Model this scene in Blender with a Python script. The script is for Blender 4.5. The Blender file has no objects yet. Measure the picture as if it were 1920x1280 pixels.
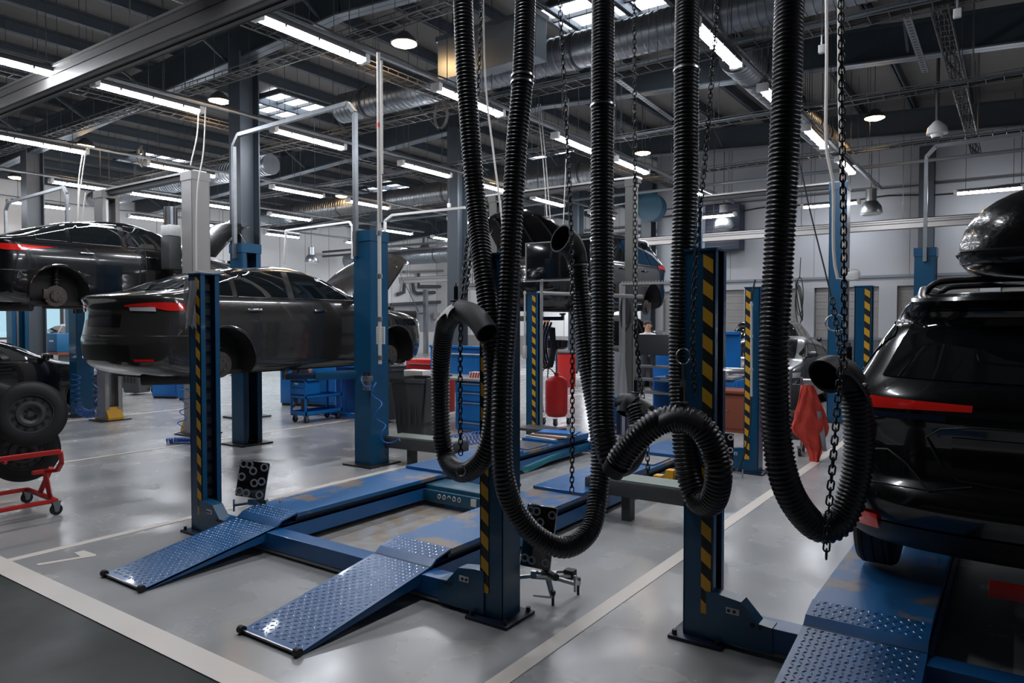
import bpy, bmesh, math, random
from mathutils import Vector, Matrix, Euler
random.seed(7)
PI = math.pi
COL = bpy.context.scene.collection
SC = bpy.context.scene

# ---------------------------------------------------------------- camera
F = 1351.0; EYE = 1.75; PIT = math.atan(38 / F); YAW = math.radians(35.1)
cam = bpy.data.cameras.new('camera'); camo = bpy.data.objects.new('camera', cam); COL.objects.link(camo)
cam.sensor_width = 36.0; cam.lens = 36.0 * F / 1920.0; cam.clip_start = 0.05; cam.clip_end = 200
camo.location = (0, 0, EYE); camo.rotation_euler = (PI / 2 - PIT, 0, YAW)
SC.camera = camo
CY, SY, CP, SP = math.cos(YAW), math.sin(YAW), math.cos(PIT), math.sin(PIT)
def ray(px, py):
    a = (px - 960) / F; b = (640 - py) / F
    return Vector((-SY * CP + a * CY - b * SY * SP, CY * CP + a * SY + b * CY * SP, -SP + b * CP))
def G(px, py, z=0.0):
    d = ray(px, py); return Vector((0, 0, EYE)) + d * ((z - EYE) / d.z)
def D(px, py, t):
    return Vector((0, 0, EYE)) + ray(px, py) * t
def PX(px, py, X):
    d = ray(px, py); return Vector((0, 0, EYE)) + d * (X / d.x)
def PY(px, py, Y):
    d = ray(px, py); return Vector((0, 0, EYE)) + d * (Y / d.y)

# ---------------------------------------------------------------- materials
MATS = {}
def mat(name, col, rough=0.5, metal=0.0, coat=0.0, emit=None, es=0.0, bump=0.0, bscale=40.0, var=0.0, vscale=6.0, trans=0.0, alpha=1.0, rvar=0.0, dirt=None, dscale=5.0, damt=0.55):
    if name in MATS: return MATS[name]
    m = bpy.data.materials.new(name); m.use_nodes = True; nt = m.node_tree; N = nt.nodes; Lk = nt.links
    b = N['Principled BSDF']
    b.inputs['Base Color'].default_value = (*col, 1); b.inputs['Roughness'].default_value = rough
    b.inputs['Metallic'].default_value = metal; b.inputs['Coat Weight'].default_value = coat
    b.inputs['Coat Roughness'].default_value = 0.04
    b.inputs['Transmission Weight'].default_value = trans; b.inputs['Alpha'].default_value = alpha
    if emit:
        b.inputs['Emission Color'].default_value = (*emit, 1); b.inputs['Emission Strength'].default_value = es
    tc = N.new('ShaderNodeTexCoord')
    csock = None
    if var > 0:
        n = N.new('ShaderNodeTexNoise'); n.inputs['Scale'].default_value = vscale; n.inputs['Detail'].default_value = 5
        Lk.new(tc.outputs['Object'], n.inputs['Vector'])
        mx = N.new('ShaderNodeMix'); mx.data_type = 'RGBA'
        mx.inputs['A'].default_value = (*[c * (1 - var) for c in col], 1); mx.inputs['B'].default_value = (*[min(1, c * (1 + var)) for c in col], 1)
        Lk.new(n.outputs['Fac'], mx.inputs['Factor']); csock = mx.outputs['Result']
    if dirt:
        n = N.new('ShaderNodeTexNoise'); n.inputs['Scale'].default_value = dscale; n.inputs['Detail'].default_value = 8; n.inputs['Roughness'].default_value = .65
        Lk.new(tc.outputs['Object'], n.inputs['Vector'])
        r = N.new('ShaderNodeValToRGB'); r.color_ramp.elements[0].position = damt; r.color_ramp.elements[1].position = min(1, damt + .08)
        Lk.new(n.outputs['Fac'], r.inputs['Fac'])
        mx = N.new('ShaderNodeMix'); mx.data_type = 'RGBA'
        mx.inputs['A'].default_value = (*col, 1); mx.inputs['B'].default_value = (*dirt, 1)
        if csock: Lk.new(csock, mx.inputs['A'])
        Lk.new(r.outputs['Color'], mx.inputs['Factor']); csock = mx.outputs['Result']
    if csock: Lk.new(csock, b.inputs['Base Color'])
    if rvar > 0:
        n = N.new('ShaderNodeTexNoise'); n.inputs['Scale'].default_value = vscale * 1.7; n.inputs['Detail'].default_value = 4
        Lk.new(tc.outputs['Object'], n.inputs['Vector'])
        mr = N.new('ShaderNodeMapRange'); mr.inputs['To Min'].default_value = max(.02, rough - rvar); mr.inputs['To Max'].default_value = min(1, rough + rvar)
        Lk.new(n.outputs['Fac'], mr.inputs['Value']); Lk.new(mr.outputs['Result'], b.inputs['Roughness'])
    if bump > 0:
        n = N.new('ShaderNodeTexNoise'); n.inputs['Scale'].default_value = bscale; n.inputs['Detail'].default_value = 3
        Lk.new(tc.outputs['Object'], n.inputs['Vector'])
        bp = N.new('ShaderNodeBump'); bp.inputs['Strength'].default_value = bump; bp.inputs['Distance'].default_value = .01
        Lk.new(n.outputs['Fac'], bp.inputs['Height']); Lk.new(bp.outputs['Normal'], b.inputs['Normal'])
    MATS[name] = m
    return m

blue = mat('lift_blue_paint', (.004, .070, .155), .33, coat=.2, var=.12, vscale=3, bump=.05, bscale=300)
blue2 = mat('ramp_blue_paint', (.008, .095, .27), .33, coat=.15, var=.2, vscale=6, rvar=.1)
blue_worn = mat('worn_runway_paint', (.012, .11, .29), .42, var=.2, vscale=4, dirt=(.20, .155, .12), dscale=2.2, damt=.5)
bluecab = mat('cabinet_blue_paint', (.005, .15, .48), .35, var=.08)
bluedk = mat('dark_blue_steel', (.004, .012, .035), .4)
teal = mat('teal_steel', (.012, .075, .125), .4, var=.1)
yellow = mat('hazard_yellow', (.68, .36, .02), .5, var=.15)
black = mat('black_paint', (.012, .012, .013), .5)
rubber = mat('black_rubber', (.012, .012, .013), .62, var=.2, vscale=20)
hosem = mat('ribbed_hose_rubber', (.012, .012, .014), .34, var=.25, vscale=14)
steel = mat('brushed_steel', (.45, .45, .46), .3, metal=1.0, var=.1)
galv = mat('galvanised_steel', (.30, .32, .34), .35, metal=.85, var=.25, vscale=9)
alu = mat('aluminium_profile', (.42, .41, .40), .35, metal=.6)
greyp = mat('grey_post_paint', (.30, .29, .285), .38, var=.05)
greyd = mat('dark_grey_paint', (.055, .057, .06), .5)
white = mat('white_plastic', (.72, .72, .70), .4)
cream = mat('cream_conduit', (.58, .55, .50), .45)
chainm = mat('blackened_chain_steel', (.02, .02, .022), .42, metal=.7)
redp = mat('red_paint', (.50, .018, .015), .35, var=.1)
redcloth = mat('red_cloth', (.62, .055, .035), .8, bump=.3, bscale=60, var=.15, vscale=8)
glassd = mat('dark_car_glass', (.006, .008, .009), .03, coat=1.0)
carpaint = mat('black_car_paint', (.0045, .0047, .0055), .18, coat=1.0)
cargrey = mat('wet_graphite_car_paint', (.030, .0275, .025), .18, coat=1.0, bump=.045, bscale=170)
carwhite = mat('white_car_paint', (.6, .62, .64), .25, coat=1.0)
carsilver = mat('grey_car_paint', (.022, .023, .025), .28, coat=1.0)
trimblk = mat('satin_black_trim', (.009, .009, .01), .42)
chrome = mat('chrome', (.75, .75, .76), .1, metal=1.0)
taillight = mat('red_tail_lamp', (.55, .012, .01), .12, coat=1.0, emit=(1, .03, .02), es=.02)
lampclear = mat('clear_lamp', (.55, .57, .6), .12, coat=1.0)
underm = mat('underbody', (.018, .017, .016), .7, var=.4, vscale=12)
castm = mat('cast_iron_parts', (.085, .07, .06), .6, metal=.4, var=.4, vscale=20)
brown = mat('brown_laminate', (.22, .055, .025), .45, var=.1)
concrete_w = mat('wall_panel_paint', (.36, .375, .40), .55, var=.04, vscale=.8)
concrete_d = mat('wall_dark_paint', (.085, .09, .1), .5, var=.06)
wallw = mat('white_wall_panels', (.74, .74, .73), .55, var=.04)
shutterm = mat('roller_shutter_grey', (.25, .245, .24), .55)
roofm = mat('roof_deck', (.19, .178, .168), .75, var=.12, vscale=1.5)
beamm = mat('blue_grey_steelwork', (.045, .058, .072), .5, var=.1)
beaml = mat('light_flange_steelwork', (.17, .20, .23), .4, metal=.3)
paper = mat('paper', (.62, .62, .60), .7)
clothg = mat('grey_cloth', (.30, .30, .32), .85, bump=.3, bscale=40)
skin = mat('skin', (.48, .26, .17), .55)
denim = mat('dark_work_trousers', (.018, .02, .03), .85)
shirtw = mat('white_shirt', (.7, .7, .7), .8)
navy = mat('navy_jacket', (.015, .02, .06), .8)
hair = mat('dark_hair', (.012, .009, .007), .6)
paint_line = mat('white_floor_paint', (.68, .63, .57), .42, var=.06, vscale=3, dirt=(.30, .28, .26), dscale=7, damt=.66)
tubeE = mat('lit_tube_diffuser', (.9, .9, .95), .4, emit=(.90, .93, 1.0), es=30)
warmE = mat('lit_warm_lamp', (1, .9, .7), .4, emit=(1.0, .60, .26), es=24)
skyE = mat('daylight_panel', (.8, .85, .9), .4, emit=(.80, .88, 1.0), es=2.6)
coilm = mat('blue_coiled_air_line', (.01, .10, .42), .35)
coilt = mat('teal_coiled_air_line', (.02, .20, .24), .4)
orange = mat('orange_plastic', (.7, .16, .02), .5)
screenm = mat('black_screen', (.006, .006, .008), .12, coat=.5)

# ---------------------------------------------------------------- mesh builder
class MB:
    def __init__(s): s.v = []; s.f = []; s.m = []; s.mats = []
    def mi(s, m):
        if m not in s.mats: s.mats.append(m)
        return s.mats.index(m)
    def add(s, vs, fs, m):
        o = len(s.v); s.v += [Vector(v) for v in vs]; k = s.mi(m)
        for f in fs: s.f.append([i + o for i in f]); s.m.append(k)
        return s
    def box(s, c, d, m, rot=None, bev=0.0):
        x, y, z = d[0] / 2, d[1] / 2, d[2] / 2; R = rot if rot is not None else Matrix.Identity(3); c = Vector(c)
        if bev <= 0 or min(x, y, z) <= bev * 1.01:
            vs = [c + R @ Vector(q) for q in ((-x, -y, -z), (x, -y, -z), (x, y, -z), (-x, y, -z), (-x, -y, z), (x, -y, z), (x, y, z), (-x, y, z))]
            return s.add(vs, [(0, 3, 2, 1), (4, 5, 6, 7), (0, 1, 5, 4), (1, 2, 6, 5), (2, 3, 7, 6), (3, 0, 4, 7)], m)
        bm = bmesh.new(); bmesh.ops.create_cube(bm, size=1)
        for v in bm.verts: v.co = Vector((v.co.x * d[0], v.co.y * d[1], v.co.z * d[2]))
        bmesh.ops.bevel(bm, geom=bm.edges[:], offset=bev, segments=2, profile=.5, affect='EDGES')
        bm.verts.index_update()
        s.add([c + R @ v.co for v in bm.verts], [[v.index for v in f.verts] for f in bm.faces], m); bm.free(); return s
    def bb(s, a, b, m, bev=0.0):
        a = Vector(a); b = Vector(b)
        return s.box((a + b) / 2, [abs(b[i] - a[i]) for i in range(3)], m, bev=bev)
    def bar(s, p, q, w, h, m, up=(0, 0, 1), bev=0.0):
        p = Vector(p); q = Vector(q); d = q - p; L = d.length; y = d.normalized(); u = Vector(up)
        if abs(y.dot(u)) > .99: u = Vector((1, 0, 0))
        x = y.cross(u).normalized(); z = x.cross(y)
        return s.box((p + q) / 2, (w, L, h), m, rot=Matrix((x, y, z)).transposed(), bev=bev)
    def cyl(s, p, q, r, m, n=16, r2=None, cap=True):
        p = Vector(p); q = Vector(q); r2 = r if r2 is None else r2; d = (q - p).normalized()
        u = Vector((0, 0, 1)) if abs(d.z) < .9 else Vector((1, 0, 0)); x = d.cross(u).normalized(); y = d.cross(x)
        vs = []
        for c, rr in ((p, r), (q, r2)):
            for i in range(n): a = 2 * PI * i / n; vs.append(c + x * (rr * math.cos(a)) + y * (rr * math.sin(a)))
        fs = [(i, i + n, (i + 1) % n + n, (i + 1) % n) for i in range(n)]
        if cap: fs += [list(range(n)), list(range(2 * n - 1, n - 1, -1))]
        return s.add(vs, fs, m)
    def lathe(s, c, axis, prof, m, n=32, close=False):
        c = Vector(c); d = Vector(axis).normalized(); u = Vector((0, 0, 1)) if abs(d.z) < .9 else Vector((1, 0, 0))
        x = d.cross(u).normalized(); y = d.cross(x); vs = []
        for (r, h) in prof:
            for i in range(n): a = 2 * PI * i / n; vs.append(c + d * h + x * (r * math.cos(a)) + y * (r * math.sin(a)))
        K = len(prof); fs = []
        for k in range(K - 1 + (1 if close else 0)):
            k2 = (k + 1) % K
            for i in range(n): j = (i + 1) % n; fs.append((k * n + i, k2 * n + i, k2 * n + j, k * n + j))
        if not close: fs += [list(range(n)), list(range(K * n - 1, (K - 1) * n - 1, -1))]
        return s.add(vs, fs, m)
    def tube(s, pts, r, m, n=8, closed=False, prof=None):
        pts = [Vector(p) for p in pts]; K = len(pts); T = []
        for i in range(K):
            a = pts[(i - 1) % K] if (closed or i > 0) else pts[i]; b = pts[(i + 1) % K] if (closed or i < K - 1) else pts[i]
            t = (b - a); T.append(t.normalized() if t.length > 1e-9 else Vector((0, 0, 1)))
        u = Vector((0, 0, 1)) if abs(T[0].z) < .9 else Vector((1, 0, 0)); x = T[0].cross(u).normalized(); vs = []
        for i in range(K):
            x = (x - T[i] * x.dot(T[i])); x = x.normalized() if x.length > 1e-9 else T[i].orthogonal().normalized(); y = T[i].cross(x)
            rr = r if prof is None else prof[i]
            for j in range(n): a = 2 * PI * j / n; vs.append(pts[i] + x * (rr * math.cos(a)) + y * (rr * math.sin(a)))
        fs = []
        for i in range(K - 1 + (1 if closed else 0)):
            i2 = (i + 1) % K
            for j in range(n): k = (j + 1) % n; fs.append((i * n + j, i2 * n + j, i2 * n + k, i * n + k))
        if not closed: fs += [list(range(n)), list(range(K * n - 1, (K - 1) * n - 1, -1))]
        return s.add(vs, fs, m)
    def prism(s, poly, vec, m):
        poly = [Vector(p) for p in poly]; vec = Vector(vec); n = len(poly)
        return s.add(poly + [p + vec for p in poly], [list(range(n - 1, -1, -1)), list(range(n, 2 * n))] + [(i, (i + 1) % n, (i + 1) % n + n, i + n) for i in range(n)], m)
    def grid(s, rows, m, thick=0.0, closed=False):
        K = len(rows); n = len(rows[0]); vs = [Vector(p) for r in rows for p in r]
        fs = [(i * n + j, i * n + j + 1, (i + 1) * n + j + 1, (i + 1) * n + j) for i in range(K - 1) for j in range(n - 1)]
        if closed: fs += [(i * n + n - 1, i * n, (i + 1) * n, (i + 1) * n + n - 1) for i in range(K - 1)]
        return s.add(vs, fs, m)
    def build(s, name, parent=None, world=True, sharp=35, smooth=True, recalc=True):
        off = Vector((0, 0, 0)); loc = Vector((0, 0, 0))
        if parent is not None:
            if world:
                p = parent
                while p is not None: off += p.location; p = p.parent
        elif world:
            xs = [v.x for v in s.v]; ys = [v.y for v in s.v]; zs = [v.z for v in s.v]
            off = Vector(((min(xs) + max(xs)) / 2, (min(ys) + max(ys)) / 2, min(zs))); loc = off
        me = bpy.data.meshes.new(name); me.from_pydata([v - off for v in s.v], [], s.f)
        for m in s.mats: me.materials.append(m)
        me.polygons.foreach_set('material_index', s.m)
        if recalc:
            bm = bmesh.new(); bm.from_mesh(me); bmesh.ops.recalc_face_normals(bm, faces=bm.faces[:]); bm.to_mesh(me); bm.free()
        if smooth:
            me.polygons.foreach_set('use_smooth', [True] * len(me.polygons)); me.set_sharp_from_angle(angle=math.radians(sharp))
        me.update()
        o = bpy.data.objects.new(name, me); COL.objects.link(o); o.location = loc
        if parent is not None: o.parent = parent; o.location = (0, 0, 0)
        return o
def thing(name, label, cat, loc=(0, 0, 0), rz=0, group=None):
    o = bpy.data.objects.new(name, None); COL.objects.link(o); o.location = loc; o.rotation_euler = (0, 0, rz); o.empty_display_size = .1
    o['label'] = label; o['category'] = cat
    if group: o['group'] = group
    return o
def tag(o, label, cat, group=None, kind=None):
    o['label'] = label; o['category'] = cat
    if group: o['group'] = group
    if kind: o['kind'] = kind
    return o
def struct(o): o['kind'] = 'structure'; return o
def dup(root, loc=None, rz=None, label=None):
    r = root.copy(); COL.objects.link(r)
    if loc is not None: r.location = loc
    if rz is not None: r.rotation_euler = (0, 0, rz)
    if label: r['label'] = label
    for ch in list(root.children):
        c = ch.copy(); COL.objects.link(c); c.parent = r
        for g in list(ch.children):
            d = g.copy(); COL.objects.link(d); d.parent = c
    return r
def catmull(P, step):
    P = [Vector(p) for p in P]; Q = [2 * P[0] - P[1]] + P + [2 * P[-1] - P[-2]]; out = []
    for i in range(1, len(Q) - 2):
        a, b, c, d = Q[i - 1], Q[i], Q[i + 1], Q[i + 2]
        for k in range(24):
            t = k / 24; out.append(.5 * ((2 * b) + (c - a) * t + (2 * a - 5 * b + 4 * c - d) * t * t + (3 * b - a - 3 * c + d) * t ** 3))
    out.append(P[-1]); res = [out[0]]; acc = 0; prev = out[0]
    for q in out[1:]:
        seg = (q - prev).length
        while seg > 1e-9 and acc + seg >= step:
            t = (step - acc) / seg; prev = prev.lerp(q, t); res.append(prev.copy()); seg = (q - prev).length; acc = 0
        acc += seg; prev = q
    return res
# ---------------------------------------------------------------- floor with aisle paint
def floor_mat():
    m = bpy.data.materials.new('epoxy_floor'); m.use_nodes = True; nt = m.node_tree; N = nt.nodes; L = nt.links; b = N['Principled BSDF']
    g = N.new('ShaderNodeNewGeometry'); sp = N.new('ShaderNodeSeparateXYZ'); L.new(g.outputs['Position'], sp.inputs[0])
    # aisle beyond the wide line is painted dark green-grey
    nz = N.new('ShaderNodeTexNoise'); nz.inputs['Scale'].default_value = 9; L.new(g.outputs['Position'], nz.inputs['Vector'])
    ad = N.new('ShaderNodeMath'); ad.operation = 'MULTIPLY_ADD'; ad.inputs[1].default_value = .03; L.new(nz.outputs['Fac'], ad.inputs[0]); L.new(sp.outputs['Y'], ad.inputs[2])
    lt = N.new('ShaderNodeMath'); lt.operation = 'LESS_THAN'; lt.inputs[1].default_value = 2.02; L.new(ad.outputs[0], lt.inputs[0])
    n1 = N.new('ShaderNodeTexNoise'); n1.inputs['Scale'].default_value = .9; n1.inputs['Detail'].default_value = 7; L.new(g.outputs['Position'], n1.inputs['Vector'])
    r1 = N.new('ShaderNodeValToRGB'); e = r1.color_ramp.elements; e[0].position = .3; e[0].color = (.29, .30, .305, 1); e[1].position = .72; e[1].color = (.40, .40, .395, 1)
    L.new(n1.outputs['Fac'], r1.inputs['Fac'])
    n2 = N.new('ShaderNodeTexNoise'); n2.inputs['Scale'].default_value = 5; n2.inputs['Detail'].default_value = 4; n2.inputs['Roughness'].default_value = .55
    mp = N.new('ShaderNodeMapping'); mp.inputs['Scale'].default_value = (1, .45, 1); L.new(g.outputs['Position'], mp.inputs[0]); L.new(mp.outputs[0], n2.inputs['Vector'])
    r2 = N.new('ShaderNodeValToRGB'); r2.color_ramp.elements[0].position = .42; r2.color_ramp.elements[1].position = .85
    L.new(n2.outputs['Fac'], r2.inputs['Fac'])
    ms = N.new('ShaderNodeMix'); ms.data_type = 'RGBA'; L.new(r2.outputs['Color'], ms.inputs['Factor']); L.new(r1.outputs['Color'], ms.inputs['A']); ms.inputs['B'].default_value = (.35, .343, .33, 1)
    # tan rust and oil stains between the runways of the open lift
    vd = N.new('ShaderNodeVectorMath'); vd.operation = 'DISTANCE'; vd.inputs[1].default_value = (-4.1, 4.7, 0); L.new(g.outputs['Position'], vd.inputs[0])
    mr = N.new('ShaderNodeMapRange'); mr.inputs['From Min'].default_value = .5; mr.inputs['From Max'].default_value = 1.3; mr.inputs['To Min'].default_value = .75; mr.inputs['To Max'].default_value = 0
    L.new(vd.outputs['Value'], mr.inputs['Value'])
    n3 = N.new('ShaderNodeTexNoise'); n3.inputs['Scale'].default_value = 6; n3.inputs['Detail'].default_value = 8; L.new(g.outputs['Position'], n3.inputs['Vector'])
    r3 = N.new('ShaderNodeValToRGB'); r3.color_ramp.elements[0].position = .42; r3.color_ramp.elements[1].position = .6; L.new(n3.outputs['Fac'], r3.inputs['Fac'])
    mu = N.new('ShaderNodeMath'); mu.operation = 'MULTIPLY'; L.new(mr.outputs[0], mu.inputs[0]); L.new(r3.outputs['Color'], mu.inputs[1])
    mt = N.new('ShaderNodeMix'); mt.data_type = 'RGBA'; L.new(mu.outputs[0], mt.inputs['Factor']); L.new(ms.outputs['Result'], mt.inputs['A']); mt.inputs['B'].default_value = (.30, .215, .13, 1)
    ma = N.new('ShaderNodeMix'); ma.data_type = 'RGBA'; L.new(lt.outputs[0], ma.inputs['Factor']); L.new(mt.outputs['Result'], ma.inputs['A']); ma.inputs['B'].default_value = (.018, .023, .021, 1)
    L.new(ma.outputs['Result'], b.inputs['Base Color'])
    n4 = N.new('ShaderNodeTexNoise'); n4.inputs['Scale'].default_value = 2.2; n4.inputs['Detail'].default_value = 6; L.new(g.outputs['Position'], n4.inputs['Vector'])
    mr4 = N.new('ShaderNodeMapRange'); mr4.inputs['From Min'].default_value = .3; mr4.inputs['From Max'].default_value = .7; mr4.inputs['To Min'].default_value = .16; mr4.inputs['To Max'].default_value = .32
    L.new(n4.outputs['Fac'], mr4.inputs['Value']); rm = N.new('ShaderNodeMath'); rm.operation = 'MULTIPLY_ADD'; rm.inputs[1].default_value = .14; L.new(lt.outputs[0], rm.inputs[0]); L.new(mr4.outputs[0], rm.inputs[2]); L.new(rm.outputs[0], b.inputs['Roughness'])
    n5 = N.new('ShaderNodeTexNoise'); n5.inputs['Scale'].default_value = 3.5; n5.inputs['Detail'].default_value = 5; L.new(g.outputs['Position'], n5.inputs['Vector'])
    bp = N.new('ShaderNodeBump'); bp.inputs['Strength'].default_value = .07; bp.inputs['Distance'].default_value = .02; L.new(n5.outputs['Fac'], bp.inputs['Height']); L.new(bp.outputs[0], b.inputs['Normal'])
    b.inputs['Coat Weight'].default_value = 0; sl = N.new('ShaderNodeMath'); sl.operation = 'MULTIPLY_ADD'; sl.inputs[1].default_value = -.44; sl.inputs[2].default_value = .55; L.new(lt.outputs[0], sl.inputs[0]); L.new(sl.outputs[0], b.inputs['Specular IOR Level']); b.inputs['Coat Roughness'].default_value = .12
    return m
XL, XR, YB, YF, YD = -27.0, 6.0, -9.0, 21.8, 31.0
XS = -9.6       # the hall runs deeper to the left of this line
fm = floor_mat()
b = MB(); b.bb((XL, YB, -.2), (XR, YD, 0), fm); struct(b.build('floor', smooth=False))

def line(name, poly, z=.003):
    b = MB(); b.prism([Vector((p[0], p[1], .0005)) for p in poly], (0, 0, z), paint_line); return struct(b.build(name, smooth=False))
k = 1
for (x, w, y0, y1) in ((-6.014, .085, 2.1, 9.6), (-2.035, .10, 2.1, 13.0), (-9.66, .075, 2.1, 10.2), (-13.6, .08, 2.1, 9.5), (-17.4, .08, 2.1, 9.5), (1.95, .1, 2.1, 9.6),
                       (-8.6, .08, 14.5, 19.5), (-12.4, .08, 14.5, 19.5), (-16.4, .08, 14.5, 19.5)):
    line('trim_%d' % k, [(x - w / 2, y0), (x + w / 2, y0), (x + w / 2, y1), (x - w / 2, y1)]); k += 1
line('trim_%d' % k, [(-26.9, 2.0), (5.9, 2.0), (5.9, 2.16), (-26.9, 2.16)], z=.0045); k += 1
# the painted bay numeral by the left of the front line
num = [G(68, 1059), G(150, 1049), G(139, 1041), G(138, 1036), G(156, 1032), G(182, 1041), G(152, 1046), G(156, 1049.5), G(72, 1060)]
num = [G(*p) for p in ((67.5, 1057.5), (151, 1044), (138.5, 1036.5), (157, 1032), (181, 1040), (178, 1043), (149, 1047.5), (72, 1060.5))]
b = MB(); b.prism([Vector((p.x, p.y, .0005)) for p in num], (0, 0, .003), paint_line); tag(b.build('bay_numeral', smooth=False), 'white painted bay numeral on the floor beside the left bay line', 'floor marking')

# ---------------------------------------------------------------- walls
b = MB()
b.bb((XS, YF, 2.99), (XR, YF + .25, 8.2), concrete_w)
b.bb((XS, YF, 2.7), (XR, YF + .25, 2.99), concrete_w)
b.bb((XS, YF + .16, 0), (XR, YF + .25, 2.7), concrete_w)
pil = [XS, -8.6, -6.55, -5.0, -2.9, -.6, 1.7, 4.0]
for x in pil: b.bb((x - .22, YF - .02, 1.25), (x + .22, YF + .17, 2.7), concrete_w)
b.bb((XS, YF - .03, 0), (XR, YF + .17, 1.22), concrete_d)
b.bb((XS, YF - .05, 1.24), (XR, YF - .01, 1.30), beaml)
b.bb((XS, YF - .06, 2.93), (XR, YF, 3.0), beaml)
for z in (.75,): b.bb((XS, YF - .045, z), (XR, YF - .03, z + .025), beaml)
for x in [XS + 2.4 * i for i in range(7)]: b.bb((x - .004, YF - .004, 3), (x + .004, YF, 8), greyd)
struct(b.build('wall_back', smooth=False))
for i in range(len(pil) - 1):
    b = MB(); x0, x1 = pil[i] + .24, pil[i + 1] - .24
    nz = 14
    for k2 in range(nz): z = 1.30 + k2 * .1; b.bb((x0, YF + .10 + .008 * (k2 % 2), z), (x1, YF + .15, z + .098), shutterm)
    struct(b.build('door_%d' % (i + 1), smooth=False))
b = MB(); b.bb((XS, YF + .25, 0), (XS + .25, YD, 8.2), wallw); struct(b.build('wall_return', smooth=False))
b = MB(); b.bb((XL, YD, 0), (XS + .25, YD + .25, 8.4), wallw)
for x in [XL + 1.2 * i for i in range(15)]: b.bb((x - .012, YD - .015, 0), (x + .012, YD, 8), greyp)
b.bb((XL, YD - .03, 0), (XS, YD, 1.0), greyp)
struct(b.build('wall_rear', smooth=False))
# left wall with a strip of windows
b = MB(); b.bb((XL - .25, YB, 0), (XL, YD, 1.15), wallw); b.bb((XL - .25, YB, 2.7), (XL, YD, 8.4), wallw)
for i in range(28): b.bb((XL, YB + 1.4 * i, 0), (XL + .008, YB + 1.4 * i + .02, 8), greyp)
wy = [2.0, 5.2, 8.4, 11.6, 14.8, 18.0, 21.2, 24.4]
b.bb((XL - .25, YB, 1.15), (XL, wy[0], 2.7), concrete_w); b.bb((XL - .25, wy[-1], 1.15), (XL, YD, 2.7), concrete_w)
for y in wy[1:-1]: b.bb((XL - .25, y - .12, 1.15), (XL, y + .12, 2.7), concrete_w)
struct(b.build('wall_left', smooth=False))
glassw = mat('window_glass', (.75, .9, .9), .05, trans=1.0)
for i in range(len(wy) - 1):
    y0, y1 = wy[i] + (.12 if i else 0), wy[i + 1] - (.12 if i < len(wy) - 2 else 0)
    b = MB(); b.bb((XL - .16, y0, 1.15), (XL - .10, y0 + .06, 2.7), greyd); b.bb((XL - .16, y1 - .06, 1.15), (XL - .10, y1, 2.7), greyd)
    b.bb((XL - .16, y0, 1.15), (XL - .10, y1, 1.22), greyd); b.bb((XL - .16, y0, 2.63), (XL - .10, y1, 2.7), greyd)
    for q in (1 / 3, 2 / 3): ym = y0 + (y1 - y0) * q; b.bb((XL - .16, ym - .03, 1.15), (XL - .10, ym + .03, 2.7), greyd)
    w = struct(b.build('window_%d' % (i + 1), smooth=False))
    g = MB(); g.bb((XL - .135, y0 + .05, 1.2), (XL - .125, y1 - .05, 2.65), glassw); g.build('pane', w, smooth=False)
b = MB(); b.bb((XR, YB, 0), (XR + .25, YF, 8.2), concrete_w); struct(b.build('wall_right', smooth=False))
b = MB(); b.bb((XL, YB - .25, 0), (XR, YB, 8.2), concrete_d); struct(b.build('wall_front', smooth=False))

# ---------------------------------------------------------------- roof: deck, rafters, purlins
RX = -9.0
def zf(x): return 6.62 - .058 * abs(x - RX)
b = MB()
for xa, xb in ((XL, RX), (RX, XR)):
    za, zb = zf(xa) + .86, zf(xb) + .86
    b.prism([(xa, YB, za), (xb, YB, zb), (xb, YB, zb + .15), (xa, YB, za + .15)], (0, YD - YB, 0), roofm)
struct(b.build('ceiling', smooth=False))
def ibeam(b, p, q, h, w, m, m2=None, t=.02):
    p = Vector(p); q = Vector(q); m2 = m2 or m
    b.bar(p + Vector((0, 0, .015)), q + Vector((0, 0, .015)), w, .03, m2); b.bar(p + Vector((0, 0, h / 2)), q + Vector((0, 0, h / 2)), t, h, m); b.bar(p + Vector((0, 0, h - .015)), q + Vector((0, 0, h - .015)), w, .03, m)
n = 1
for y in (-4, 2.0, 8.0, 14.0, 19.9, 26.0):
    b = MB(); xr = XR if y < YF else XS
    for xa, xb in ((XL, RX), (RX, xr)):
        ibeam(b, (xa, y, zf(xa)), (xb, y, zf(xb)), .62, .24, beamm, beaml)
    # knee braces down to the purlins
    for i in range(12):
        x = XL + 2 + i * 2.6
        if x < xr - 1: b.bar((x, y + .05, zf(x) + .08), (x, y + 1.1, zf(x) + .66), .04, .04, beamm); b.bar((x, y - .05, zf(x) + .08), (x, y - 1.1, zf(x) + .66), .04, .04, beamm)
    struct(b.build('beam_%d' % n, smooth=False)); n += 1
x = XL + .7; pn = 0
b = MB()
while x < XR:
    z = zf(x) + .63; y1 = YD if x < XS else YF
    b.bb((x - .05, YB, z), (x + .05, y1, z + .03), beamm); b.bb((x - .012, YB, z), (x + .012, y1, z + .22), beamm); b.bb((x - .05, YB, z + .19), (x + .05, y1, z + .22), beamm)
    x += 1.15
struct(b.build('beam_%d' % n, smooth=False))
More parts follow.
